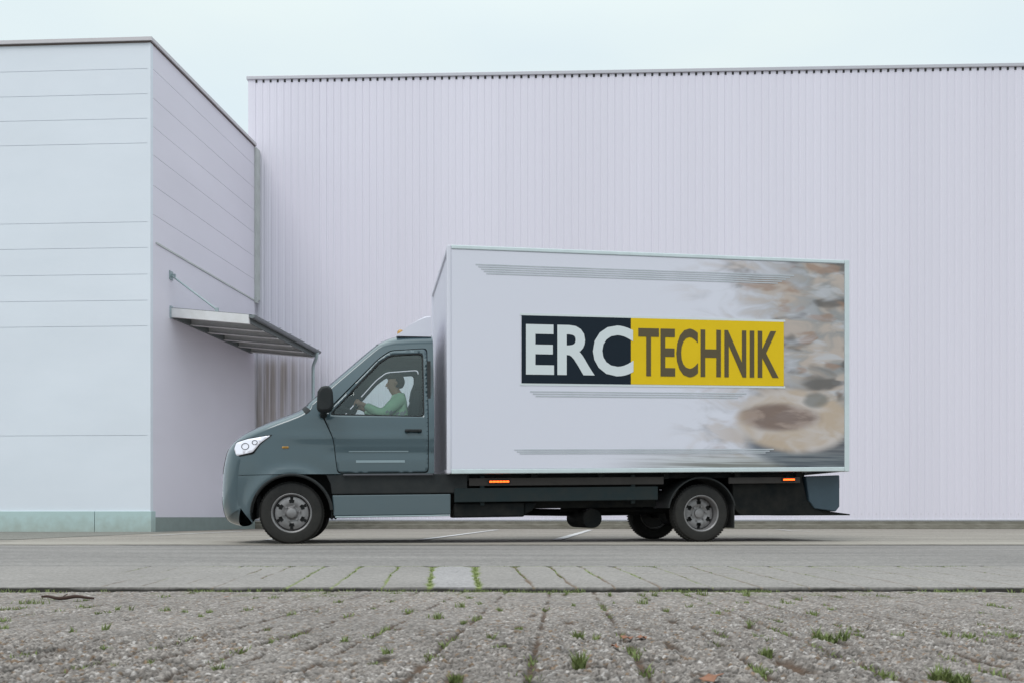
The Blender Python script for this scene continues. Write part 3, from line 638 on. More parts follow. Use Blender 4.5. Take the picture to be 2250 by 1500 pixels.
def top_piece(name, m, i0, i1, s0, s1, off=0, parent=truck, skip=None):
    js = [j for j, s in enumerate(SS) if s0 - 1e-6 <= s <= s1 + 1e-6]; mb = MB(); vs = []
    SK = ['L'] if s0 < -.99 else []; EK = ['R'] if s1 > .99 else []; js = SK + js + EK
    for i in range(i0, i1 + 1):
        for j in js:
            if j in ('L', 'R'):
                q = top_pt(i, -1 if j == 'L' else 1); vs.append((q[0] - NRM[i].x * .03, q[1] + (.003 if j == 'L' else -.003), q[2] - NRM[i].y * .03)); continue
            p = top_pt(i, SS[j]); vs.append((p[0] + NRM[i].x * off, p[1], p[2] + NRM[i].y * off))
    n = len(js); fs = []
    for a in range(i1 - i0):
        for b in range(n - 1):
            fs.append((a * n + b, a * n + b + 1, (a + 1) * n + b + 1, (a + 1) * n + b))
    mb.add(vs, fs); return mb.build(name, m, parent, smooth=60, pitch=True)
iB = NPER * 3                      # bumper / body split (z about .72)
iS0, iS1 = NPER * 9 + 3, NPER * 12 + 2   # windscreen rows
iEnd = len(prof) - 1

def inside(p, poly):
    x, y = p; c = False; n = len(poly)
    for i in range(n):
        x1, y1 = poly[i]; x2, y2 = poly[(i + 1) % n]
        if (y1 > y) != (y2 > y) and x < (x2 - x1) * (y - y1) / (y2 - y1) + x1: c = not c
    return c
def dens(poly, step=.05, close=True):
    o = []
    for i in range(len(poly) if close else len(poly) - 1):
        a = Vector(poly[i]); b = Vector(poly[(i + 1) % len(poly)]); k = max(1, int((b - a).length / step))
        o += [tuple(a.lerp(b, q / k)) for q in range(k)]
    return o
def rounded(poly, r=.03, n=4):
    o = []; m = len(poly)
    for i in range(m):
        a = Vector(poly[i - 1]); b = Vector(poly[i]); c = Vector(poly[(i + 1) % m])
        u = (a - b); v = (c - b); q = min(r, u.length * .4, v.length * .4); p0 = b + u.normalized() * q; p2 = b + v.normalized() * q
        for k in range(n + 1):
            t = k / n; o.append(tuple((1 - t) ** 2 * p0 + 2 * t * (1 - t) * b + t * t * p2))
    return o
def side_panel(name, m, outer, holes=(), side=-1, off=0.0, parent=truck, step=.035, smooth=60, thick=.012):
    outer = dens(outer); holes = [dens(h) for h in holes]
    co = []; ed = []
    for pl in [outer] + holes:
        b = len(co); co += [Vector(p) for p in pl]; ed += [(b + i, b + (i + 1) % len(pl)) for i in range(len(pl))]
    x0 = min(p[0] for p in outer); x1 = max(p[0] for p in outer); z0 = min(p[1] for p in outer); z1 = max(p[1] for p in outer)
    x = x0 + step * .6
    while x < x1:
        z = z0 + step * .6
        while z < z1:
            if inside((x, z), outer) and not any(inside((x, z), h) for h in holes): co.append(Vector((x, z)))
            z += step
        x += step
    vo, eo, fo = delaunay_2d_cdt(co, ed, [], 0, 1e-5)[:3]
    fs = []
    for f in fo:
        c = sum((vo[i] for i in f), Vector((0, 0))) / len(f)
        if inside(c, outer) and not any(inside(c, h) for h in holes): fs.append(tuple(f))
    mb = MB(); mb.add([(v.x, YC + side * (W(v.x, v.y) + off), v.y) for v in vo], fs)
    o = mb.build(name, m, parent, smooth=smooth, pitch=True)
    if thick:
        md = o.modifiers.new('s', 'SOLIDIFY'); md.thickness = thick; md.offset = 1 if False else -1
    return o
arch = [(.425 * math.cos(q), .33 + .425 * math.sin(q)) for q in [math.pi * 2 * k / 40 for k in range(40)]]
E_ = [(e.x, e.y) for e in EE]
door = rounded([(.50, .785), (.455, 1.16), (.345, 1.415), (.955, 2.085), (1.09, 2.185), (1.50, 2.22), (1.50, .785)], .05)
doorgap = rounded([(.494, .775), (.447, 1.16), (.327, 1.42), (.950, 2.095), (1.085, 2.195), (1.509, 2.23), (1.509, .775)], .05)
wind = rounded([(.43, 1.442), (.965, 2.035), (1.09, 2.125), (1.445, 2.155), (1.445, 1.425)], .05)
quarter = rounded([(.20, 1.425), (.285, 1.405), (.33, 1.45), (.30, 1.50)], .015)
LOWZ = .772
bi = iB
body_outer = E_[bi:iEnd + 1] + [(1.57, LOWZ), (.41, LOWZ)]
# lower edge of the body: over the arch to the bumper
a0 = [(.445 * math.cos(q), .33 + .445 * math.sin(q)) for q in [math.acos(.41 / .445) * 0 + R(83.0) * 0 + R(a) for a in range(84, 97, 4)]]
bottom = []
for a in range(0, 181, 5):
    q = R(a); x = .445 * math.cos(q); z = .33 + .445 * math.sin(q)
    if z > LOWZ - .001: bottom.append((x, z))
body_outer = E_[bi:iEnd + 1] + [(1.57, LOWZ), (bottom[0][0] + .02, LOWZ)] + bottom + [(bottom[-1][0] - .02, LOWZ), (E_[bi][0], LOWZ)]
bump_outer = [p for p in E_[:bi]] + [(E_[bi][0], LOWZ - .006), (-.10, LOWZ - .006)]
ar2 = []
for a in range(95, 200, 5):
    q = R(a); x = .43 * math.cos(q); z = .33 + .43 * math.sin(q)
    if .24 < z < LOWZ - .02: ar2.append((x, z))
bump_outer = [p for p in E_[1:bi]] + [(E_[bi][0], LOWZ - .006)] + [(ar2[0][0] - .03, LOWZ - .006)] + ar2 + [(-.42, .235)]
cabp = truck
frame_o = rounded([(.405, 1.426), (.955, 2.055), (1.09, 2.143), (1.462, 2.172), (1.462, 1.410)], .05)
for side in (-1, 1):
    side_panel('cab_side', M['cab'], body_outer, [doorgap], side, thick=0)
    b_ = side_panel('bumper_side', M['cab'], bump_outer, [], side, thick=0)
    dr_ = side_panel('door', M['cab'], door, [frame_o], side)
    wn = side_panel('side_window', M['glass'], wind, [], side, -.012, dr_, thick=0)
    fr = side_panel('window_frame', M['black'], frame_o, [wind], side, -.003, dr_, thick=.02)
    def hnd(mb, side=side):
        y = YC + side * (W(1.3, 1.24) + .02); mb.box(1.24, 1.43, y - .012, y + .012, 1.235, 1.268); mb.box(1.25, 1.28, y - .03 , y + .03, 1.235, 1.26); mb.box(1.39, 1.42, y - .03, y + .03, 1.235, 1.26)
    mk('door_handle', M['black'], dr_, fn=hnd, bevel=.008, pitch=True)
    def recess(mb, side=side):
        pass
    # black sill under the door and the coloured skirt below it
    ya, yb = sorted((YC + side * .90, YC + side * .972))
    mk('sill_trim', M['black'], truck, fn=lambda mb: mb.prism_y([(.435, .545), (.42, .66), (.37, .766), (1.95, .766), (1.95, .545)], ya, yb), pitch=True, bevel=.012)
    side_panel('rubbing_strip', mat('rubbing_strip', (.055, .055, .065), .5), rounded([(.56, .748), (.56, .769), (1.56, .769), (1.56, .748)], .005), [], side, .010)
    yc_, yd_ = sorted((YC + side * .92, YC + side * .966))
    mk('skirt_panel', M['cab'], truck, fn=lambda mb: mb.prism_y([(.455, .303), (.44, .538), (1.76, .538), (1.76, .303)], yc_, yd_), pitch=True, bevel=.012)
    def edge(mb, side=side): y = YC + side * (.945); mb.box(.47, 1.75, y - .03, y + .024, .285, .302)
    mk('skirt_edge', M['steel'], truck, fn=edge, pitch=True, bevel=.006)
    # mirror
    def mir(mb, side=side):
        y0 = YC + side * 1.00; y1 = YC + side * 1.23; a, b = sorted((YC + side * 1.06, YC + side * 1.23))
        mb.prism_y([(.28, 1.455), (.33, 1.43), (.43, 1.44), (.46, 1.50), (.45, 1.68), (.41, 1.72), (.33, 1.71), (.29, 1.65)], a, b)
    mr_ = mk('mirror', M['black'], truck, fn=mir, bevel=.035, pitch=True, smooth=40)
    def marm(mb, side=side):
        mb.tube([(.34, YC + side * .93, 1.42), (.35, YC + side * 1.02, 1.44), (.37, YC + side * 1.12, 1.48)], [.045, .035, .03], 10)
    mk('mirror_arm', M['black'], mr_, fn=marm, pitch=True)
    # headlight on the corner
    def hl(t, z): return YC + side * (W(t, z) + .006)
    side_panel('headlight', M['lamp'], rounded([(-.598, .985), (-.625, 1.06), (-.60, 1.130), (-.47, 1.165), (-.22, 1.200), (-.34, 1.115), (-.42, 1.02)], .02), [], side, .012, thick=.01)
    side_panel('headlight_trim', M['black'], rounded([(-.601, .97), (-.63, 1.06), (-.603, 1.138), (-.47, 1.175), (-.20, 1.210), (-.335, 1.105), (-.41, 1.0)], .02), [], side, .005, thick=.006)
for side in (-1, 1):
    for ct, cz, r in ((-.50, 1.085, .040), (-.395, 1.125, .028)):
        pts = [(ct + r * math.cos(2 * math.pi * k / 20), cz + .85 * r * math.sin(2 * math.pi * k / 20)) for k in range(21)]
        mk('headlight_bezel', M['hub'], truck, fn=lambda mb: mb.tube([(a, YC + side * (W(a, b) + .016), b) for a, b in pts], .0035, 6), pitch=True)
    side_panel('indicator', M['amberoff'], rounded([(-.10, 1.055), (-.10, 1.078), (-.03, 1.078), (-.03, 1.055)], .008), [], side, .006, thick=.008)
# front and top skin
top_piece('bonnet', M['cab'], iB, NPER * 9, -1, 1, skip=lambda i, a, b: False)
top_piece('scuttle', M['black'], NPER * 9, iS0, -1, 1)
top_piece('windscreen', M['glass'], iS0, iS1, -WSS, WSS, off=-.003)
for s0, s1 in ((-1, -WSS), (WSS, 1)): top_piece('pillar', M['cab'], iS0, iS1, s0, s1)
rf = top_piece('cab_roof', M['cab'], iS1, iEnd, -1, 1)
bp_ = top_piece('front_bumper', M['cab'], 0, iB, -1, 1)
top_piece('bumper_grille', M['black'], 7, 14, -.6, .6, off=.004, parent=bp_)
gr = top_piece('grille', M['black'], iB + 2, iB + 11, -.6, .6, off=.006)
def star(mb):
    i = iB + 8; p = top_pt(i, 0); mb.lathe_y([(.0, 0), (.0, .0)], (0, 0, 0), 3) if False else None
    c = Vector((p[0] - .03, YC, p[2])); pts = [(c.x, c.y + .10 * math.cos(q), c.z + .10 * math.sin(q)) for q in [2 * math.pi * k / 24 for k in range(25)]]
    mb.tube(pts, .008, 6)
mk('grille_ring', M['steel'], gr, fn=star, pitch=True)
# cab back wall, floor, liner
def back(mb):
    pts = [(YC + s * W(1.57, z), z) for s, z in ((-1, .62), (-1, 1.0), (-1, 1.4), (-1, 1.8), (-1, 2.1))]
    left = [(YC - W(1.565, z) + .004, z) for z in (.55, .8, 1.1, 1.4, 1.7, 1.95, 2.22)]; tp_ = [(top_pt(iEnd, s)[1], top_pt(iEnd, s)[2] - .004) for s in SS[2:-2]]
    right = [(2 * YC - y, z) for y, z in left[::-1]]; poly = left + tp_ + right
    vs = [(1.568, y, z) for y, z in poly] + [(1.54, y, z) for y, z in poly]; k = len(poly)
    mb.add(vs, [tuple(range(k)), tuple(range(k, 2 * k))[::-1]])
mk('cab_back_wall', M['cab'], truck, fn=back, pitch=True)
def floor(mb): mb.box(.30, 1.54, .06, 1.94, .80, .86); mb.box(-.45, .30, .25, 1.75, .85, .9); mb.box(-.40, -.36, .3, 1.7, .3, 1.1); mb.box(-.4, .45, .42, 1.58, .35, .80)
mk('cab_floor', M['interior'], truck, fn=floor, pitch=True)
mk('trim_lining', M['interior'], truck, fn=lambda mb: mb.box(1.50, 1.535, .08, 1.92, .86, 2.05), pitch=True)
def dash(mb): mb.prism_y([(.16, 1.30), (.16, 1.425), (.30, 1.50), (.48, 1.49), (.60, 1.40), (.62, 1.15), (.50, 1.0), (.3, .9)], .10, 1.90)
mk('dashboard', M['interior'], truck, fn=dash, bevel=.02, pitch=True)
def mk_seat(y0, y1):
    def st(mb): mb.prism_y([(.82, 1.02), (.80, 1.14), (1.25, 1.13), (1.25, 1.0)], y0, y1); mb.box(.88, 1.2, y0 + .06, y1 - .06, .86, 1.02)
    s_ = mk('seat', M['seat'], truck, fn=st, bevel=.03, pitch=True)
    mk('backrest', M['seat'], s_, fn=lambda mb: mb.prism_y([(1.22, 1.10), (1.36, 1.74), (1.46, 1.74), (1.36, 1.08)], y0 + .01, y1 - .01), bevel=.04, pitch=True)
    mk('headrest', M['seat'], s_, fn=lambda mb: mb.prism_y([(1.37, 1.77), (1.40, 1.95), (1.48, 1.95), (1.47, 1.77)], y0 + .12, y1 - .12), bevel=.03, pitch=True)
mk_seat(.20, .70); mk_seat(.82, 1.78)
SWC = Vector((.66, .40, 1.50))
swA = Vector((0, 1, 0)); swB = Vector((.45, 0, .89)).normalized()
def swp(q, r=.20): return SWC + r * (math.cos(q) * swA + math.sin(q) * swB)
def sw(mb):
    mb.tube([swp(2 * math.pi * k / 36) for k in range(37)], .015, 10); 
    for q in (R(0), R(180), R(270)): mb.tube([SWC, swp(q)], .012, 8)
    n = swA.cross(swB).normalized(); mb.tube([SWC - n * .03, SWC + n * .03], .06, 14); s = -1 if n.x > 0 else 1; mb.tube([SWC, SWC + n * s * .25], .03, 8)
mk('steering_wheel', M['black'], truck, fn=sw, smooth=50)

# door lettering: two small pale lines
def text_mesh(txt, size, m, name, parent, x, z, y, width=None, off=0.0, height=None, extr=.0015):
    cu = bpy.data.curves.new('t', 'FONT'); cu.body = txt; cu.size = size; cu.offset = off; cu.extrude = extr; cu.align_x = 'LEFT'; cu.resolution_u = 4
    ob = bpy.data.objects.new('t', cu); COL.objects.link(ob); dg = bpy.context.evaluated_depsgraph_get(); me = bpy.data.meshes.new_from_object(ob.evaluated_get(dg))
    bpy.data.objects.remove(ob); v = np.zeros(len(me.vertices) * 3, np.float32); me.vertices.foreach_get('co', v); v = v.reshape(-1, 3)
    v[:, 0] -= v[:, 0].min(); v[:, 1] -= v[:, 1].min()
    if width: v[:, 0] *= width / v[:, 0].max()
    if height: v[:, 1] *= height / v[:, 1].max()
    nv = np.stack([x + v[:, 0], y - v[:, 2], z + v[:, 1]], -1); nv[:, 2] += PITCH * nv[:, 0]
    me.vertices.foreach_set('co', nv.astype(np.float32).ravel()); me.materials.clear(); me.materials.append(m); me.update()
    o = bpy.data.objects.new(name, me); COL.objects.link(o); o.parent = parent; return o
side_panel('door_lettering', M['doorprint'], [(.62, 1.015), (1.28, 1.015), (1.28, 1.027), (.62, 1.027)], [], -1, .004, thick=0)
side_panel('door_lettering', M['doorprint'], [(.70, .895), (1.24, .895), (1.24, .922), (.70, .922)], [], -1, .004, thick=0)

# --- wheels
def wheel(t, y, front=True, R_=.345, wd=.215, name='wheel'):
    """y is the outer face; the wheel extends inwards"""
    root = empty(name, (t, y, R_)); root.parent = truck
    mb = MB(); pr = [(.205, .03), (.225, .006), (.285, .0), (.322, .012), (.338, .035), (R_, .06), (R_, wd - .06), (.338, wd - .035), (.322, wd - .012), (.285, wd), (.225, wd - .006), (.205, wd - .03)]
    mb.lathe_y(pr, (0, 0, 0), 72)
    for k in range(60):   # tread blocks
        q = 2 * math.pi * k / 60
        for yy, dq in ((.045, 0), (.10, .05), (.150, 0)):
            c = q + dq; a = .032
            P = lambda r, an, y_: (r * math.cos(an), y_, r * math.sin(an))
            v = [P(R_ - .004, c - a, yy - .021), P(R_ - .004, c + a, yy - .021), P(R_ - .004, c + a, yy + .021), P(R_ - .004, c - a, yy + .021), P(R_ + .005, c - a * .9, yy - .019), P(R_ + .005, c + a * .9, yy - .019), P(R_ + .005, c + a * .9, yy + .019), P(R_ + .005, c - a * .9, yy + .019)]
            mb.add(v, [(4, 5, 6, 7), (0, 1, 5, 4), (1, 2, 6, 5), (2, 3, 7, 6), (3, 0, 4, 7)])
    mb.build('tyre', M['tyre'], root, smooth=35)
    # rim: barrel + disc with oval holes
    d = .03 if front else .095
    mb = MB(); mb.lathe_y([(.215, .030), (.222, .012), (.214, .008), (.203, .016), (.196, .05), (.190, wd - .04), (.215, wd - .02)], (0, 0, 0), 64)
    rings = [(.190, d + .035), (.180, d + .012), (.150, d), (.112, d - .002), (.098, d + .004), (.080, d + .012), (.070, d + .012)]
    seg = 60; n = len(rings); vs = []; fs = []
    for k in range(seg):
        q = 2 * math.pi * k / seg
        for r, yy in rings: vs.append((r * math.cos(q), yy, r * math.sin(q)))
    for k in range(seg):
        for i in range(n - 1):
            if i == 2 and k % 10 in (3, 4, 5, 6): continue     # hand holes
            if i == 1 and k % 10 in (4, 5): continue
            k2 = (k + 1) % seg; fs.append((k * n + i, k * n + i + 1, k2 * n + i + 1, k2 * n + i))
    mb.add(vs, fs); rm = mb.build('rim', M['rim'], root, smooth=35); 
    mb = MB(); e = d - (.035 if front else .02)
    mb.lathe_y([(.0, e), (.040, e), (.052, e + .006), (.056, e + .03), (.075, d + .012), (.075, d + .05), (0, d + .05)], (0, 0, 0), 32)
    for k in range(6):
        q = 2 * math.pi * k / 6 + .2; mb.tube([(.087 * math.cos(q), d - .022, .087 * math.sin(q)), (.087 * math.cos(q), d + .02, .087 * math.sin(q))], .012, 6)
    mb.build('hub', M['rim'], root, smooth=40)
    mb = MB(); mb.lathe_y([(0.0, d + .06), (.19, d + .06)], (0, 0, 0), 32); mb.build('brake_drum', M['hub'], root)
    return root
tF = 0.0; tR = 4.77
wf = wheel(tF, .035); wr = wheel(tR, .02, front=False)
# far side, turned round
for (tt, f) in ((tF, True), (tR, False)):
    r = wheel(tt, 1.965 if f else 1.90, f); r.rotation_euler = (0, 0, math.pi)
# front arch liners
def liner(mb):
    for y0, y1 in ((.045, .42), (1.58, 1.955)):
        n = 24; vs = []
        for y in (y0, y1):
            for k in range(n + 1): q = R(-8 + 196 * k / n); vs.append((.44 * math.cos(q), y, .335 + .44 * math.sin(q)))
        mb.add(vs, [(i, i + 1, n + 2 + i, n + 1 + i) for i in range(n)])
        yi = y1 if y0 < 1 else y0; mb.add([(0, yi, .45)] + [(.44 * math.cos(R(-8 + 196 * k / n)), yi, .335 + .44 * math.sin(R(-8 + 196 * k / n))) for k in range(n + 1)], [(0, i + 1, i + 2) for i in range(n)])
lo = mk('wheel_arch_liner', M['under'], truck, fn=liner); lm = lo.modifiers.new('s', 'SOLIDIFY'); lm.thickness = .012
def archlip(mb):
    for s in (-1, 1):
        pts = []
        for k in range(25): 
            q = R(6 + 170 * k / 24); t = .437 * math.cos(q); z = .33 + .437 * math.sin(q); pts.append((t, YC + s * (W(t, z) - .006), z))
        mb.tube(pts, .018, 8)
mk('arch_trim', M['black'], truck, fn=archlip, smooth=60, pitch=True)

# --- cargo box
BX0 = tp(982, 700, -.08)[0]; BX1 = tp(1866, 700, -.08)[0]
BZ0 = tp(985, 1040, -.08)[1]; BZ1 = tp(985, 538, -.08)[1]
BY0, BY1 = -.08, 2.08
print('box', BX0, BX1, BZ0, BZ1)
box = mk('cargo_box', M['box'], truck, fn=lambda mb: mb.box(BX0 + .02, BX1 - .03, BY0 + .006, BY1 - .006, BZ0 + .03, BZ1 - .02), pitch=True)
def rails(mb):
    for y0, y1 in ((BY0 - .006, BY0 + .05), (BY1 - .05, BY1 + .006)):
        mb.box(BX0 + .05, BX1 - .062, y0, y1, BZ0, BZ0 + .052); mb.box(BX0 + .05, BX1 - .062, y0, y1, BZ1 - .045, BZ1)
mk('edge_rail', M['boxrail'], box, fn=rails, bevel=.008, pitch=True)
def posts(mb):
    for y0, y1 in ((BY0 - .003, BY0 + .06), (BY1 - .06, BY1 + .003)):
        mb.box(BX0, BX0 + .05, y0, y1, BZ0, BZ1 + .002)
    mb.box(BX0 + .001, BX0 + .05, BY0 + .06, BY1 - .06, BZ0, BZ0 + .06); mb.box(BX0 + .001, BX0 + .05, BY0 + .06, BY1 - .06, BZ1 - .06, BZ1 + .002)
mk('corner_post', M['box'], box, fn=posts, bevel=.014, pitch=True)
def rearf(mb):
    for y0, y1 in ((BY0 - .008, BY0 + .06), (BY1 - .06, BY1 + .008)): mb.box(BX1 - .062, BX1, y0, y1, BZ0 - .004, BZ1 + .004)
    mb.box(BX1 - .060, BX1 - .002, BY0 + .06, BY1 - .06, BZ0, BZ0 + .08); mb.box(BX1 - .060, BX1 - .002, BY0 + .06, BY1 - .06, BZ1 - .1, BZ1)
mk('rear_frame', M['boxrail'], box, fn=rearf, bevel=.008, pitch=True)
mk('rear_door', M['box'], box, fn=lambda mb: (mb.box(BX1 - .029, BX1 - .012, BY0 + .065, YC - .004, BZ0 + .085, BZ1 - .105), mb.box(BX1 - .029, BX1 - .012, YC + .004, BY1 - .065, BZ0 + .085, BZ1 - .105)), pitch=True)

# printed picture on the rear half of the side
pm = bpy.data.materials.new('printed_picture'); pm.use_nodes = True
def build_print(m):
    n = m.node_tree.nodes; l = m.node_tree.links.new; b = n['Principled BSDF']; b.inputs['Roughness'].default_value = .4
    t = n.new('ShaderNodeTexCoord'); sep = n.new('ShaderNodeSeparateXYZ'); l(t.outputs['Object'], sep.inputs[0])
    def noise(scale, st, det=3, dist=0, loc=(0, 0, 0)):
        mpn = n.new('ShaderNodeMapping'); mpn.inputs['Scale'].default_value = st; mpn.inputs['Location'].default_value = loc; l(t.outputs['Object'], mpn.inputs['Vector'])
        k = n.new('ShaderNodeTexNoise'); k.inputs['Scale'].default_value = scale; k.inputs['Detail'].default_value = det; k.inputs['Distortion'].default_value = dist; l(mpn.outputs[0], k.inputs['Vector']); return k.outputs['Fac']
    def mr(src, a, b_, c, d):
        k = n.new('ShaderNodeMapRange'); k.interpolation_type = 'SMOOTHSTEP'
        for nm, v in (('From Min', a), ('From Max', b_), ('To Min', c), ('To Max', d)): k.inputs[nm].default_value = v
        l(src, k.inputs['Value']); return k.outputs[0]
    def mix(f, a, b_):
        k = n.new('ShaderNodeMix'); k.data_type = 'RGBA'
        for s, v in (('Factor', f), ('A', a), ('B', b_)):
            if isinstance(v, (tuple, float, int)): k.inputs[s].default_value = (*v, 1) if isinstance(v, tuple) else v
            else: l(v, k.inputs[s])
        return k.outputs['Result']
    def math_(op, a, b_):
        k = n.new('ShaderNodeMath'); k.operation = op
        for i, v in enumerate((a, b_)):
            if isinstance(v, (float, int)): k.inputs[i].default_value = v
            else: l(v, k.inputs[i])
        return k.outputs[0]
    X = sep.outputs['X']; Z = sep.outputs['Z']
    blot = noise(1.9, (1.0, 1, 2.2), 3, .8); fine = noise(3.4, (.8, 1, 2.6), 3, .4, (3, 0, 1)); dk = noise(2.0, (.9, 1, 2.4), 2, .5, (9, 0, 4))
    c = mix(mr(blot, .38, .62, 0, 1), (.27, .27, .275), (.46, .385, .345))
    c = mix(mr(fine, .52, .70, 0, .75), c, (.50, .50, .54))
    c = mix(mr(dk, .53, .68, 0, .85), c, (.095, .085, .08))
    c = mix(mr(noise(2.6, (1, 1, 2), 2, .3, (1, 5, 7)), .54, .68, 0, .7), c, (.30, .185, .13))
    fade = mr(math_('ADD', X, math_('MULTIPLY', mr(blot, .3, .7, -.5, .5), 1.0)), 4.55, 6.15, 0, 1)
    c = mix(fade, (.66, .655, .74), c)
    wz = math_('ADD', Z, math_('MULTIPLY', math_('SUBTRACT', blot, .5), .07)); wx_ = math_('ADD', X, math_('MULTIPLY', math_('SUBTRACT', fine, .5), .10))
    def disc(cx, cz, a, b2, e=.25):
        ux = math_('DIVIDE', math_('SUBTRACT', wx_, cx), a); uz = math_('DIVIDE', math_('SUBTRACT', wz, cz), b2)
        k = n.new('ShaderNodeMath'); k.operation = 'MULTIPLY_ADD'; l(ux, k.inputs[0]); l(ux, k.inputs[1]); k2 = n.new('ShaderNodeMath'); k2.operation = 'MULTIPLY'; l(uz, k2.inputs[0]); l(uz, k2.inputs[1]); l(k2.outputs[0], k.inputs[2])
        return mr(k.outputs[0], 1 + e, 1 - e, 1, 0) if False else math_('SUBTRACT', 1.0, mr(k.outputs[0], 1 - e, 1 + e, 0, 1))
    gr_ = noise(2.2, (.35, 1, 14), 4, .1, (0, 0, 2)); low = math_('MULTIPLY', math_('SUBTRACT', 1.0, mr(Z, .90, 1.16, 0, 1)), mr(X, 3.3, 4.9, 0, 1))
    c = mix(low, c, mix(mr(gr_, .40, .62, 0, 1), (.20, .20, .185), (.46, .48, .49)))
    c = mix(math_('MULTIPLY', disc(6.25, 1.22, .95, .36), .85), c, mix(mr(gr_, .4, .65, 0, 1), (.035, .05, .075), (.13, .15, .17)))
    c = mix(disc(5.92, 1.46, .74, .38), c, mix(mr(blot, .35, .65, 0, 1), (.47, .37, .29), (.54, .48, .46)))
    c = mix(math_('MULTIPLY', disc(5.72, 1.50, .50, .16, .5), .85), c, mix(mr(fine, .4, .6, 0, 1), (.15, .095, .08), (.30, .22, .19)))
    c = mix(math_('MULTIPLY', disc(6.2, 1.72, .16, .09, .6), .7), c, (.12, .13, .13))
    l(c, b.inputs['Base Color'])
build_print(pm)
PX0 = BX0 + .052
yk = BY0 + .002
pic = mk('printed_picture', pm, box, fn=lambda mb: mb.box(PX0, BX1 - .066, yk, BY0 + .02, BZ0 + .056, BZ1 - .05), pitch=True)
# navy and yellow banner
n0, nz1 = tp(1146, 693, -.08); _, nz0 = tp(1146, 841, -.08); n1 = tp(1386, 700, -.08)[0]; n2 = tp(1722, 715, -.08)[0]
print('banner', n0, n1, n2, nz0, nz1)
ban = mk('banner', M['navy'], box, fn=lambda mb: mb.box(n0, n1, yk - .006, BY0 + .01, nz0, nz1), pitch=True)
ybn = mk('banner_yellow_field', M['yellow'], ban, fn=lambda mb: mb.box(n1, n2, yk - .006, BY0 + .01, nz0 + .0005, nz1 - .0005), pitch=True)
mk('banner_border', M['white'], ban, fn=lambda mb: (mb.box(n0 - .02, n2 + .02, yk - .004, BY0 + .01, nz1 + .0005, nz1 + .025), mb.box(n0 - .02, n2 + .02, yk - .004, BY0 + .01, nz0 - .025, nz0 - .0005)), pitch=True)
hh = nz1 - nz0
text_mesh('ERC', 1, M['white'], 'lettering', ban, n0 + .05, nz0 + hh * .12, yk - .008, width=(n1 - n0) - .02, off=.026, height=hh * .76)
text_mesh('TECHNIK', 1, M['ink'], 'lettering', ban, n1 + .09, nz0 + hh * .12, yk - .008, width=(n2 - n1) - .16, off=.020, height=hh * .74)

# groups of fine grey printed lines along the side
def lines(px0, px1, pys, jit=.0):
    def f(mb):
        for k, py in enumerate(pys):
            a, z = tp(px0 + 6 * k, py, -.08); b = tp(px1 - 9 * k, py, -.08)[0]; mb.box(a, min(b, BX1 - .07), yk - .003, BY0 + .01, z - .008, z + .005)
    return f
mk('printed_line', M['stripe'], box, fn=lines(1045, 1745, (581, 586, 591, 596, 601)), pitch=True)
mk('printed_line', M['stripe'], box, fn=lines(1165, 1640, (859, 864, 869)), pitch=True)
mk('printed_line', M['stripe'], box, fn=lines(1130, 1700, (987, 991, 995)), pitch=True)

# --- chassis, guards, tanks
def chassis(mb):
    for y in (.52, 1.40): mb.box(.5, BX1 - .45, y, y + .08, .60, .76)
    for t in (1.9, 2.7, 3.5, 4.3, 5.2, 6.0): mb.box(t, t + .07, .04, 1.96, .69, .775)
mk('chassis_frame', M['under'], truck, fn=chassis, pitch=True)
mk('sub_frame_rail', M['brownmetal'], truck, fn=lambda mb: (mb.box(1.97, 4.30, .035, .065, .625, .715), mb.box(5.12, 6.05, .035, .065, .625, .70)), pitch=True, bevel=.006)
mk('cross_shadow_panel', M['under'], truck, fn=lambda mb: (mb.box(1.75, 6.15, .12, 1.88, BZ0 - .06, BZ0 - .002), mb.box(1.55, 4.30, .30, .34, .36, .72)), pitch=True)  # black panels added to fill the dark space under the box
def guard(mb): mb.box(1.80, 4.22, .010, .04, .44, .60); mb.box(2.1, 2.15, .04, .10, .40, .74); mb.box(3.9, 3.95, .04, .10, .40, .74)
mk('side_guard', M['underteal'], truck, fn=guard, pitch=True, bevel=.008)
def lockers(mb): mb.box(1.80, 2.62, .06, .52, .265, .43); mb.prism_y([(2.62, .43), (2.62, .28), (2.72, .34), (2.78, .43)], .08, .5)
mk('fuel_tank', M['under'], truck, fn=lockers, pitch=True, bevel=.02)
def exh(mb):
    mb.tube([(2.4, .95, .37), (3.3, .95, .36), (4.2, .90, .37), (4.75, .9, .40)], .045, 12)
    mb.tube([(3.2, .70, .40), (5.6, .62, .38), (6.0, .40, .38)], .032, 10)
mk('drive_shaft', M['under'], truck, fn=exh)
sa, sb = tp(1258, 1110, .5)[0], tp(1322, 1110, .5)[0]
mk('silencer', M['under'], truck, fn=lambda mb: mb.tube([((sa + sb) / 2, .25, .285), ((sa + sb) / 2, 1.1, .285)], .115, 20), smooth=40)
def axle(mb):
    mb.tube([(tR, .2, .345), (tR, 1.8, .345)], .055, 14); mb.tube([(tR, .86, .345), (tR, 1.14, .345)], .15, 16); mb.tube([(tF, .2, .345), (tF, 1.8, .345)], .04, 10)
    for y in (.48, 1.52): mb.add([(tR + a, y - .04, z) for a, z in ((-.65, .58), (-.3, .44), (0, .40), (.3, .44), (.65, .58))] + [(tR + a, y + .04, z + .02) for a, z in ((-.65, .58), (-.3, .44), (0, .40), (.3, .44), (.65, .58))], [(0, 1, 6, 5), (1, 2, 7, 6), (2, 3, 8, 7), (3, 4, 9, 8)])
mk('axle', M['under'], truck, fn=axle)
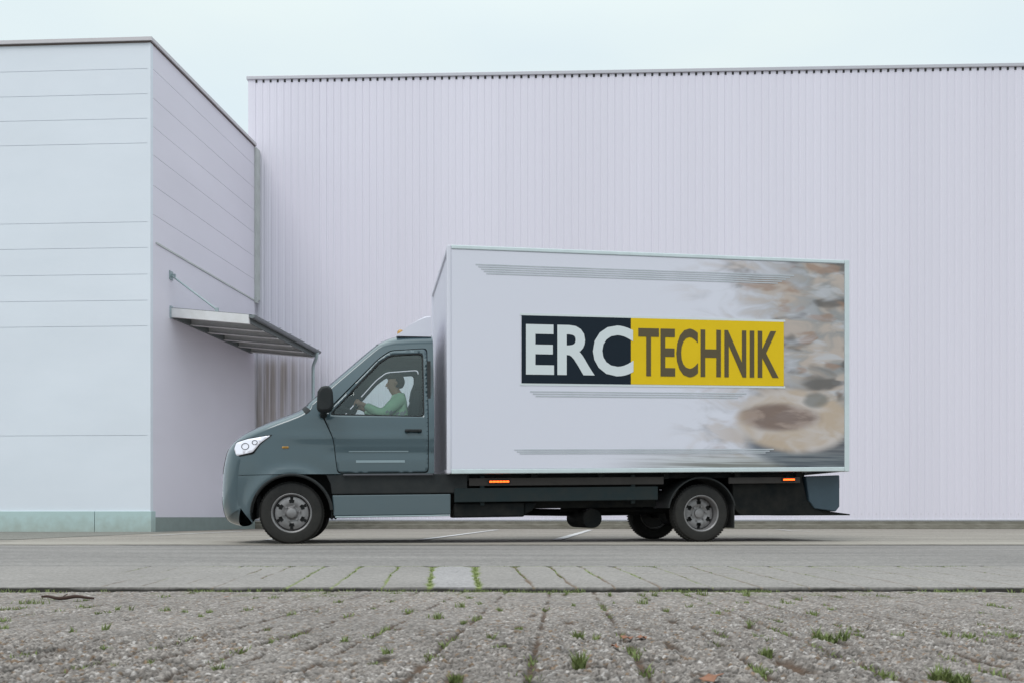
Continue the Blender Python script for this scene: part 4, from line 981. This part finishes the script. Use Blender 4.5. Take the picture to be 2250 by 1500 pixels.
def mudg(mb):
    for y0, y1 in ((.0, .54), (1.46, 2.0)):
        n = 22; vs = []
        for rr in (.415, .432):
            for y in (y0, y1):
                for k in range(n + 1): q = R(12 + 160 * k / n); vs.append((tR + rr * math.cos(q), y, .35 + rr * math.sin(q)))
        m_ = n + 1; fs = []
        for i in range(n): fs += [(i, i + 1, m_ + i + 1, m_ + i), (2 * m_ + i, 3 * m_ + i, 3 * m_ + i + 1, 2 * m_ + i + 1), (i, 2 * m_ + i, 2 * m_ + i + 1, i + 1), (m_ + i, m_ + i + 1, 3 * m_ + i + 1, 3 * m_ + i)]
        mb.add(vs, fs)
        mb.box(tR + .40, tR + .412, y0 + .01, y1 - .01, .17, .46)
mk('mudguard', M['black'], truck, fn=mudg, smooth=50)
def tail(mb):
    e = tp(1768, 1090, .05)[0]
    mb.prism_y([(5.20, .72), (5.20, .34), (5.30, .24), (e + .30, .23), (e + .06, .42), (e - .02, .76)], .10, 1.90)
mk('tail_lift_housing', M['under'], truck, fn=tail, pitch=True, bevel=.01)
t1_, t2_ = tp(1775, 1090, .03)[0], tp(1850, 1090, .03)[0]
mk('tail_lift_panel', mat('tail_panel_blue', (.035, .062, .085), .5, var=.4, vscale=5), truck, fn=lambda mb: mb.prism_y([(t1_, .71), (t1_ + .05, .40), (t1_ + .12, .31), (t2_ - .05, .27), (t2_, .33), (t2_, .72)], .08, 1.92), pitch=True, bevel=.012)
mk('tail_lift_blade', M['under'], truck, fn=lambda mb: mb.prism_y([(5.9, .24), (5.9, .31), (t1_ + .10, .305), (t2_ + .16, .235), (t2_ + .16, .22)], .12, 1.88), pitch=True)
mk('tail_lamp', mat('tail_lamp_red', (.22, .015, .012), .3), truck, fn=lambda mb: (mb.box(t2_ - .01, t2_ + .02, .12, .40, .56, .66), mb.box(t2_ - .01, t2_ + .02, 1.60, 1.88, .56, .66)), pitch=True)

for px, py, hw in ((1097, 1057, .115), (1733, 1052.5, .075)):
    t, z = tp(px, py, .02)
    h_ = mk('side_marker', M['black'], truck, fn=lambda mb: mb.box(t - hw - .012, t + hw + .012, .016, .045, z - .022, z + .022), pitch=True, bevel=.006)
    mk('marker_lens', M['amber'], h_, fn=lambda mb: [mb.box(t - hw + 2 * hw * k / 6 + .002, t - hw + 2 * hw * (k + 1) / 6 - .003, .006, .017, z - .010, z + .010) for k in range(6)], pitch=True)
mk('marker_bracket', M['under'], truck, fn=lambda mb: [mb.box(tp(px, 1057, .02)[0] - .02, tp(px, 1057, .02)[0] + .02, .045, .14, .70, .72) for px in (1097, 1733)], pitch=True)
# amber beacon on a short pole on the cab roof
tb, zb = tp(880, 700, .5)
def bec(mb): mb.lathe_y([(0, 0)], (0, 0, 0), 3) if False else None; mb.tube([(tb, .5, 2.375), (tb, .5, 2.405)], .042, 18); mb.tube([(tb, .5, 2.29), (tb, .5, 2.38)], .025, 12)
def defl(mb):
    n = 9; vs = []; ts = [1.16, 1.22, 1.30, 1.40, 1.50, 1.56]; hs = [.0, .05, .14, .22, .275, .285]
    for a, h in zip(ts, hs):
        for k in range(n):
            u = -1 + 2 * k / (n - 1); vs.append((a, YC + u * .70, 2.385 + h * (1 - .25 * abs(u) ** 4)))
    m_ = len(ts); vs += [(x, y, 2.37) for x, y, z in vs]; q = n * m_; fs = []
    for i in range(m_ - 1):
        for k in range(n - 1): a = i * n + k; fs += [(a, a + 1, a + n + 1, a + n), (q + a, q + a + n, q + a + n + 1, q + a + 1)]
        fs += [(i * n, (i + 1) * n, q + (i + 1) * n, q + i * n), (i * n + n - 1, q + i * n + n - 1, q + (i + 1) * n + n - 1, (i + 1) * n + n - 1)]
    for k in range(n - 1): a = (m_ - 1) * n + k; fs.append((a, a + 1, q + a + 1, q + a)); fs.append((k, q + k, q + k + 1, k + 1))
    mb.add(vs, fs)
mk('roof_deflector', M['box'], truck, fn=defl, pitch=True, smooth=50)
bc = mk('beacon', M['black'], truck, fn=bec, pitch=True, smooth=40)
mk('beacon_lens', M['amberoff'], bc, fn=lambda mb: mb.tube([(tb, .5, 2.405), (tb, .5, 2.42), (tb, .5, 2.46), (tb, .5, 2.475), (tb, .5, 2.485)], [.038, .04, .038, .03, .014], 18), pitch=True, smooth=60)

# ------------------------------------------------------------------ DRIVER
drv = empty('person', (T0.x, T0.y, 0), TH)
tag(drv, 'driver in a pale green high-visibility jacket holding the wheel inside the truck cab', 'person')
def skin(name, verts, edges, radii, m, parent, sub=2, root=0):
    me = bpy.data.meshes.new(name); me.from_pydata(verts, edges, []); o = bpy.data.objects.new(name, me); COL.objects.link(o); o.parent = parent
    md = o.modifiers.new('skin', 'SKIN'); md.use_smooth_shade = True
    sk = me.skin_vertices[0].data if me.skin_vertices else None
    if sk is None:
        bm = bmesh.new(); bm.from_mesh(me); bm.verts.layers.skin.verify(); bm.to_mesh(me); bm.free(); sk = me.skin_vertices[0].data
    for i, r in enumerate(radii): sk[i].radius = r if isinstance(r, tuple) else (r, r); sk[i].use_root = (i == root)
    o.modifiers.new('sub', 'SUBSURF').levels = sub; o.modifiers['sub'].render_levels = sub
    dg = bpy.context.evaluated_depsgraph_get(); dg.update(); nm = bpy.data.meshes.new_from_object(o.evaluated_get(dg)); o.modifiers.clear(); o.data = nm
    nm.materials.clear(); nm.materials.append(m); nm.polygons.foreach_set('use_smooth', [True] * len(nm.polygons)); return o
sy = .40
hipz = 1.20
HL = swp(R(150), .205); HR_ = swp(R(30), .205)     # hands on the wheel
Vv = []; Ee = []; Rr = []
def jv(p, r, par=None):
    Vv.append(tuple(p)); Rr.append(r)
    if par is not None: Ee.append((par, len(Vv) - 1))
    return len(Vv) - 1
hip = jv((1.17, sy, hipz), (.15, .12)); wa = jv((1.19, sy, 1.36), (.135, .10), hip); ch = jv((1.20, sy, 1.55), (.15, .115), wa); nk = jv((1.18, sy, 1.70), .065, ch)
nk2 = jv((1.165, sy, 1.745), .058, nk)
h1 = jv((1.125, sy, 1.790), (.060, .066), nk2); h2 = jv((1.14, sy, 1.855), (.078, .094), h1); h3 = jv((1.15, sy, 1.915), (.072, .088), h2); h4 = jv((1.155, sy, 1.950), (.045, .05), h3)
for s, H in ((1, HL if swA.y * math.cos(R(150)) > 0 else HR_), (-1, None)):
    hand = swp(R(30), .205) if s > 0 else swp(R(150), .205)
    sh = jv((1.19, sy + s * .17, 1.655), .062, ch); el = Vector((1.00, sy + s * .25, 1.44)); ej = jv(el, .046, sh)
    wr_ = hand + Vector((.075, s * .015, -.012)); wj = jv(wr_, .027, ej); pj = jv(hand + Vector((.035, 0, .005)), (.036, .022), wj)
    for k, (fo, ln) in enumerate(((-.027, .9), (-.009, 1.0), (.009, .95), (.027, .8))):
        tan = (-math.sin(R(30 if s > 0 else 150)) * swA + math.cos(R(30 if s > 0 else 150)) * swB)
        b = hand + Vector((.012, 0, .022)) + tan * fo; a1 = jv(b, .0095, pj); a2 = jv(b + Vector((-.030 * ln, 0, .004)), .0085, a1); a3 = jv(b + Vector((-.038 * ln, 0, -.024)), .0078, a2); jv(b + Vector((-.018 * ln, 0, -.040)), .0065, a3)
    th = jv(hand + Vector((.022, -s * .0, -.012)) + Vector((0, 0, 0)), .012, pj); th2 = jv(hand + Vector((.004, 0, -.026)), .0098, th); jv(hand + Vector((-.016, 0, -.026)), .008, th2)
for s in (1, -1):
    kn = jv((.80, sy + s * .14, 1.22), .068, hip); an = jv((.62, sy + s * .13, .93), .045, kn); jv((.50, sy + s * .13, .91), .035, an)
body = skin('body', Vv, Ee, Rr, M['skin'], drv)
# face
def face(mb):
    mb.tube([(1.075, sy, 1.870), (1.052, sy, 1.840), (1.045, sy, 1.830), (1.066, sy, 1.823)], [.010, .014, .016, .012], 8)
    for s in (-1, 1): mb.tube([(1.15, sy + s * .078, 1.870), (1.158, sy + s * .088, 1.850), (1.152, sy + s * .080, 1.827)], [.012, .018, .009], 8)
    mb.tube([(1.063, sy - .022, 1.803), (1.058, sy, 1.804), (1.063, sy + .022, 1.803)], .006, 6)
mk('face_features', M['skin'], drv, fn=face, smooth=80)
mk('eyes', M['hair'], drv, fn=lambda mb: [mb.tube([(1.064, sy + s * .031 - .008, 1.864), (1.062, sy + s * .031 + .008, 1.864)], .006, 6) for s in (-1, 1)])
def uv_ell(mb, c, r, n=20, m_=12, cut=-1, fn=None):
    vs = []; fs = []
    for i in range(m_ + 1):
        a = math.pi * i / m_
        for k in range(n):
            q = 2 * math.pi * k / n; vs.append((c[0] + r[0] * math.sin(a) * math.cos(q), c[1] + r[1] * math.sin(a) * math.sin(q), c[2] + r[2] * math.cos(a)))
    for i in range(m_):
        for k in range(n):
            f = (i * n + k, i * n + (k + 1) % n, (i + 1) * n + (k + 1) % n, (i + 1) * n + k); cc = [sum(vs[j][d] for j in f) / 4 for d in range(3)]
            if fn is None or fn(cc): fs.append(f)
    mb.add(vs, fs)
hr = mk('hair', M['hair'], drv, fn=lambda mb: uv_ell(mb, (1.155, sy, 1.88), (.105, .088, .105), fn=lambda c: c[2] > 1.91 or (c[0] > 1.165 and c[2] > 1.815)), smooth=80)
hm = hr.modifiers.new('s', 'SOLIDIFY'); hm.thickness = .01
# jacket over torso and arms
Vv, Ee, Rr = [], [], []
hip = jv((1.17, sy, hipz), (.185, .14)); wa = jv((1.19, sy, 1.38), (.18, .135), hip); ch = jv((1.20, sy, 1.56), (.195, .145), wa); nk = jv((1.18, sy, 1.715), .085, ch)
for s in (1, -1):
    hand = swp(R(30), .205) if s > 0 else swp(R(150), .205)
    sh = jv((1.19, sy + s * .175, 1.655), .088, ch); ej = jv((1.00, sy + s * .26, 1.455), .072, sh); jv(Vector((1.00, sy + s * .25, 1.45)).lerp(hand + Vector((.075, s * .015, -.012)), .5), .060, ej); jv(Vector((1.00, sy + s * .25, 1.44)).lerp(hand + Vector((.075, s * .015, -.012)), .93), .046, len(Vv) - 1)
jk = skin('jacket', Vv, Ee, Rr, M['vest'], drv)
# grey reflective band round the chest, shown as faces of the jacket itself
jk.data.materials.append(mat('reflective_band', (.55, .57, .60), .4)); 
for p_ in jk.data.polygons:
    if (1.47 < p_.center.z < 1.505 and p_.center.x > 1.03): p_.material_index = 1
Vv, Ee, Rr = [], [], []
hip = jv((1.17, sy, hipz - .02), (.17, .12))
for s in (1, -1): kn = jv((.80, sy + s * .14, 1.22), .082, hip); an = jv((.62, sy + s * .13, .95), .062, kn)
skin('trousers', Vv, Ee, Rr, M['trouser'], drv)

# ------------------------------------------------------------------ small things on the paving
def surf_fore(x, d):
    return float(fore_surface(np.array([[x]]), np.array([[d]]))[0][0, 0])
def blades(mb, x, y, z, n, spread, h, rs, elong=1.0, dirx=VS):
    for _ in range(n):
        u = rs.gauss(0, spread); v = rs.gauss(0, spread * elong); bx = x + u + dirx * v; by = y + v; hh_ = h * rs.uniform(.35, 1.1); a = rs.uniform(0, 2 * math.pi)
        wv = rs.uniform(.0011, .0024) * (1 + h * 8); lean = hh_ * rs.uniform(.1, .75); q = rs.uniform(0, 2 * math.pi)
        dx, dy = math.cos(a) * wv, math.sin(a) * wv; lx, ly = math.cos(q) * lean, math.sin(q) * lean
        vs = [(bx - dx, by - dy, z - .003), (bx + dx, by + dy, z - .003), (bx + dx * .8 + lx * .35, by + dy * .8 + ly * .35, z + hh_ * .55), (bx - dx * .8 + lx * .35, by - dy * .8 + ly * .35, z + hh_ * .55), (bx + lx, by + ly, z + hh_)]
        mb.add(vs, [(0, 1, 2, 3), (3, 2, 4)])
# (px, py, width px, height m)
small = [(70,1323,60,.020),(15,1336,34,.014),(10,1362,22,.014),(8,1377,20,.014),(120,1315,36,.010),(180,1330,26,.012),(215,1345,14,.010),(257,1337,10,.016),(287,1337,9,.020),(363,1339,26,.016),
 (405,1341,12,.012),(460,1341,14,.012),(158,1384,5,.018),(230,1380,6,.018),(600,1311,22,.014),(695,1342,7,.014),(745,1319,14,.010),(725,1306,44,.008),(865,1301,26,.014),(820,1335,8,.012),
 (975,1319,9,.010),(1030,1311,18,.012),(1055,1323,14,.012),(1097,1337,9,.014),(1078,1398,8,.020),(655,1392,40,.010),(760,1406,22,.014),(850,1430,14,.016),(485,1468,20,.016),(1310,1399,5,.014),(1365,1396,5,.014),
 (1348,1323,8,.010),(1260,1327,9,.012),(1245,1301,10,.014),(1340,1303,9,.014),(1440,1304,14,.018),(1540,1302,20,.024),(1640,1304,18,.024),(1462,1339,14,.012),(1637,1321,22,.012),(1735,1323,22,.014),(1720,1320,5,.02),
 (1785,1346,28,.014),(1825,1336,14,.012),(1968,1396,20,.018),(2082,1396,10,.020),(2130,1396,24,.014),(2190,1392,40,.012),(2230,1398,20,.016),(1650,1372,5,.026),(1570,1386,18,.010),(1690,1408,5,.016),(1667,1396,6,.014),
 (1413,1323,18,.022),(898,1341,28,.014),(1012,1331,20,.022),(330,1452,5,.010),(700,1295,40,.012),(780,1293,22,.016),(560,1310,14,.008),(1900,1305,24,.010),(1800,1306,24,.008),(1575,1345,18,.012),(255,1460,4,.012),(960,1352,30,.018),
 (1515,1331,12,.016),(440,1352,8,.012),(2005,1300,20,.010),(590,1382,8,.012),(940,1298,40,.010),(1180,1298,60,.008)]
rs = random.Random(11); gm = MB()
for px, py, wp, h in small:
    x, d = fore_at(px, min(py, 1299)) if py < 1300 else fore_at(px, py)
    d = min(d, 3.99); sp = wp / F * d * .30; n = int(12 + wp * 1.1)
    zz = fore_z(d) - .012
    blades(gm, x, d, zz, n, max(sp, .004), h + .008, rs, elong=.9)
for x, d, hl, hw, q in extra:
    if q > .45 and d < 3.95: blades(gm, x, d, fore_z(d) - .012, int(8 + 22 * q), .010, .010 + .010 * q, rs, elong=2.2)
for _ in range(620):     # fringe along the step
    px = rs.uniform(300, 2250) if rs.random() < .9 else rs.uniform(0, 300)
    if math.sin(px * .031) + math.sin(px * .0123 + 1) + rs.uniform(-.7, .7) < .15: continue
    x = (px - CX) / F * 3.99; blades(gm, x, rs.uniform(3.93, 4.01), -.052, 9, .008, rs.uniform(.012, .028), rs)
for _ in range(130):     # along the road edge of the slabs
    px = rs.uniform(430, 2250)
    if math.sin(px * .021 + 2) + rs.uniform(-.9, .9) < -.1: continue
    x = (px - CX) / F * 5.26; blades(gm, x, 5.262, -.004, 9, .014, .010, rs, elong=.2)
for i, x0 in enumerate(jx):
    wd = {9: (.008, 60), 10: (.009, 70), 6: (.004, 20), 7: (.004, 20), 8: (.004, 24), 11: (.003, 16), 12: (.003, 25)}.get(i, (.003, 8))
    for _ in range(wd[1]):
        d = rs.uniform(4.10, 5.26) if i in (9, 10) else rs.uniform(4.5, 5.26); xw = x0 + VS2 * (d - D_ROAD); xw += .045 * (float(fbm(np.array([xw]), np.array([d]), 2.6, 100 + i)[0]) - .5) * -1; blades(gm, xw, d, strip_z(d) - .004, 4, wd[0], .008, rs, elong=1)
tag(gm.build('grass', M['blade']), 'short green grass and moss sprouting from the paving joints', 'grass', kind='stuff')

weeds = [  # the larger clumps one can point at
 (1825,1402,62,.040,230,'long thick clump of green grass filling a joint, right of centre in the foreground'),
 (2085,1488,70,.034,300,'largest grass clump, in the bottom right corner of the paving'),
 (1274,1462,20,.042,90,'upright tuft of tall thin grass at the bottom, right of the middle'),
 (1270,1398,17,.030,80,'small upright tuft directly behind the tall thin tuft near the middle'),
 (1685,1434,22,.026,90,'round tuft at the near left end of a dark open joint, right foreground'),
 (1710,1360,40,.016,120,'low wide bright green tuft with reddish soil at its right end'),
 (1885,1394,24,.020,70,'sparse tuft just right of the long thick clump'),
 (1140,1378,20,.018,70,'small tuft with dry soil in front, a little right of the middle'),
 (1020,1364,18,.018,70,'compact bright tuft in the middle distance, left of the middle'),
 (1097,1416,30,.016,90,'flat tuft lying along a slanting joint left of the middle'),
 (820,1452,44,.016,110,'straggling grass along a red-brown soil joint, left foreground'),
 (1000,1488,30,.022,80,'thin tuft at the bottom edge left of the middle'),
 (228,1424,14,.022,50,'lone little tuft on bare stones at the left'),
 (1590,1394,14,.016,40,'tuft beside brown dead leaves, between the middle and the long clump')]
for px, py, wp, h, n, lab in weeds:
    x, d = fore_at(px, py); mb = MB(); r2 = random.Random(px)
    k = wp / F * d * .42
    if wp > 38:
        for q in range(7):
            u = (q / 6 - .5) * 2 * k; blades(mb, u * 1.0, -u * .0 + (-u * .55 if px > CX else u * .55), -.012, n // 7, k * .22, h * r2.uniform(.6, 1.1), r2)
    else: blades(mb, 0, 0, -.012, n, k * .55, h, r2)
    o = mb.build('grass_tuft', M['blade']); o.location = (x, d, fore_z(d) - .002); tag(o, lab, 'grass tuft', 'larger grass tufts growing in the foreground joints')
# twig and dead leaves
x, d = fore_at(148, 1317); tw = MB(); pts = []
for k in range(12): pts.append((-.10 + .2 * k / 11, .006 * math.sin(k * 1.3), .010 + .004 * math.sin(k * .9 + 1)))
tw.tube(pts, [.003 + .004 * math.sin(math.pi * (k + 1) / 13) for k in range(12)], 8); tw.tube([pts[4], (pts[4][0] + .02, .015, .022)], .002, 5)
o = tw.build('twig', M['twig'], smooth=60); o.location = (x, d, fore_z(d)); tag(o, 'dark brown twig lying on the paving near the kerb line at the left', 'twig')
for px, py, s, lab in ((1375, 1405, .018, 'left one of two reddish dead leaves lying side by side on the stones'), (1408, 1404, .016, 'right one of two reddish dead leaves lying side by side on the stones'), (1563, 1494, .022, 'reddish dead leaf at the bottom edge of the paving'),
                     (1350, 1423, .010, 'tiny dark red dead leaf below the pair of reddish leaves'), (498, 1313, .014, 'small red-brown dead leaf near the step at the left')):
    x, d = fore_at(px, py); mb = MB(); r2 = random.Random(px); n = 9; vs = [(0, 0, .006)]; 
    for k in range(n):
        q = 2 * math.pi * k / n; r = s * (.7 + .5 * r2.random()) * (1 if abs(math.cos(q)) > .5 else .6); vs.append((r * math.cos(q), r * math.sin(q), .002 + .008 * r2.random()))
    mb.add(vs, [(0, 1 + k, 1 + (k + 1) % n) for k in range(n)]); o = mb.build('fallen_leaf', M['leaf']); o.modifiers.new('s', 'SOLIDIFY').thickness = .001
    o.location = (x, d, fore_z(d) + .001); o.rotation_euler = (0, 0, r2.uniform(0, 3)); tag(o, lab, 'leaf', 'dead leaves lying on the foreground paving')

# every separate piece of these parts becomes a part of its own
def split_loose(o):
    bm = bmesh.new(); bm.from_mesh(o.data); bm.verts.ensure_lookup_table(); seen = {}; n = 0
    for v in bm.verts:
        if v.index in seen: continue
        st_ = [v]; seen[v.index] = n
        while st_:
            a = st_.pop()
            for e in a.link_edges:
                b = e.other_vert(a)
                if b.index not in seen: seen[b.index] = n; st_.append(b)
        n += 1
    if n < 2: bm.free(); return
    for k in range(n):
        b2 = bm.copy(); b2.verts.ensure_lookup_table(); bmesh.ops.delete(b2, geom=[v for v in b2.verts if seen[v.index] != k], context='VERTS')
        if k == 0: me0 = o.data.copy(); b2.to_mesh(me0)
        else: me = o.data.copy(); b2.to_mesh(me); c = o.copy(); c.data = me; COL.objects.link(c)
        b2.free()
    o.data = me0; bm.free()
for o in list(COL.objects):
    if o.type == 'MESH' and o.name.split('.')[0] in ('edge_rail', 'mudguard', 'wheel_arch_liner', 'arch_trim', 'gutter_bracket', 'rear_door', 'tail_lamp', 'corner_post', 'banner_border', 'eyes', 'face_features', 'axle', 'marker_bracket', 'printed_line', 'sub_frame_rail'): split_loose(o)
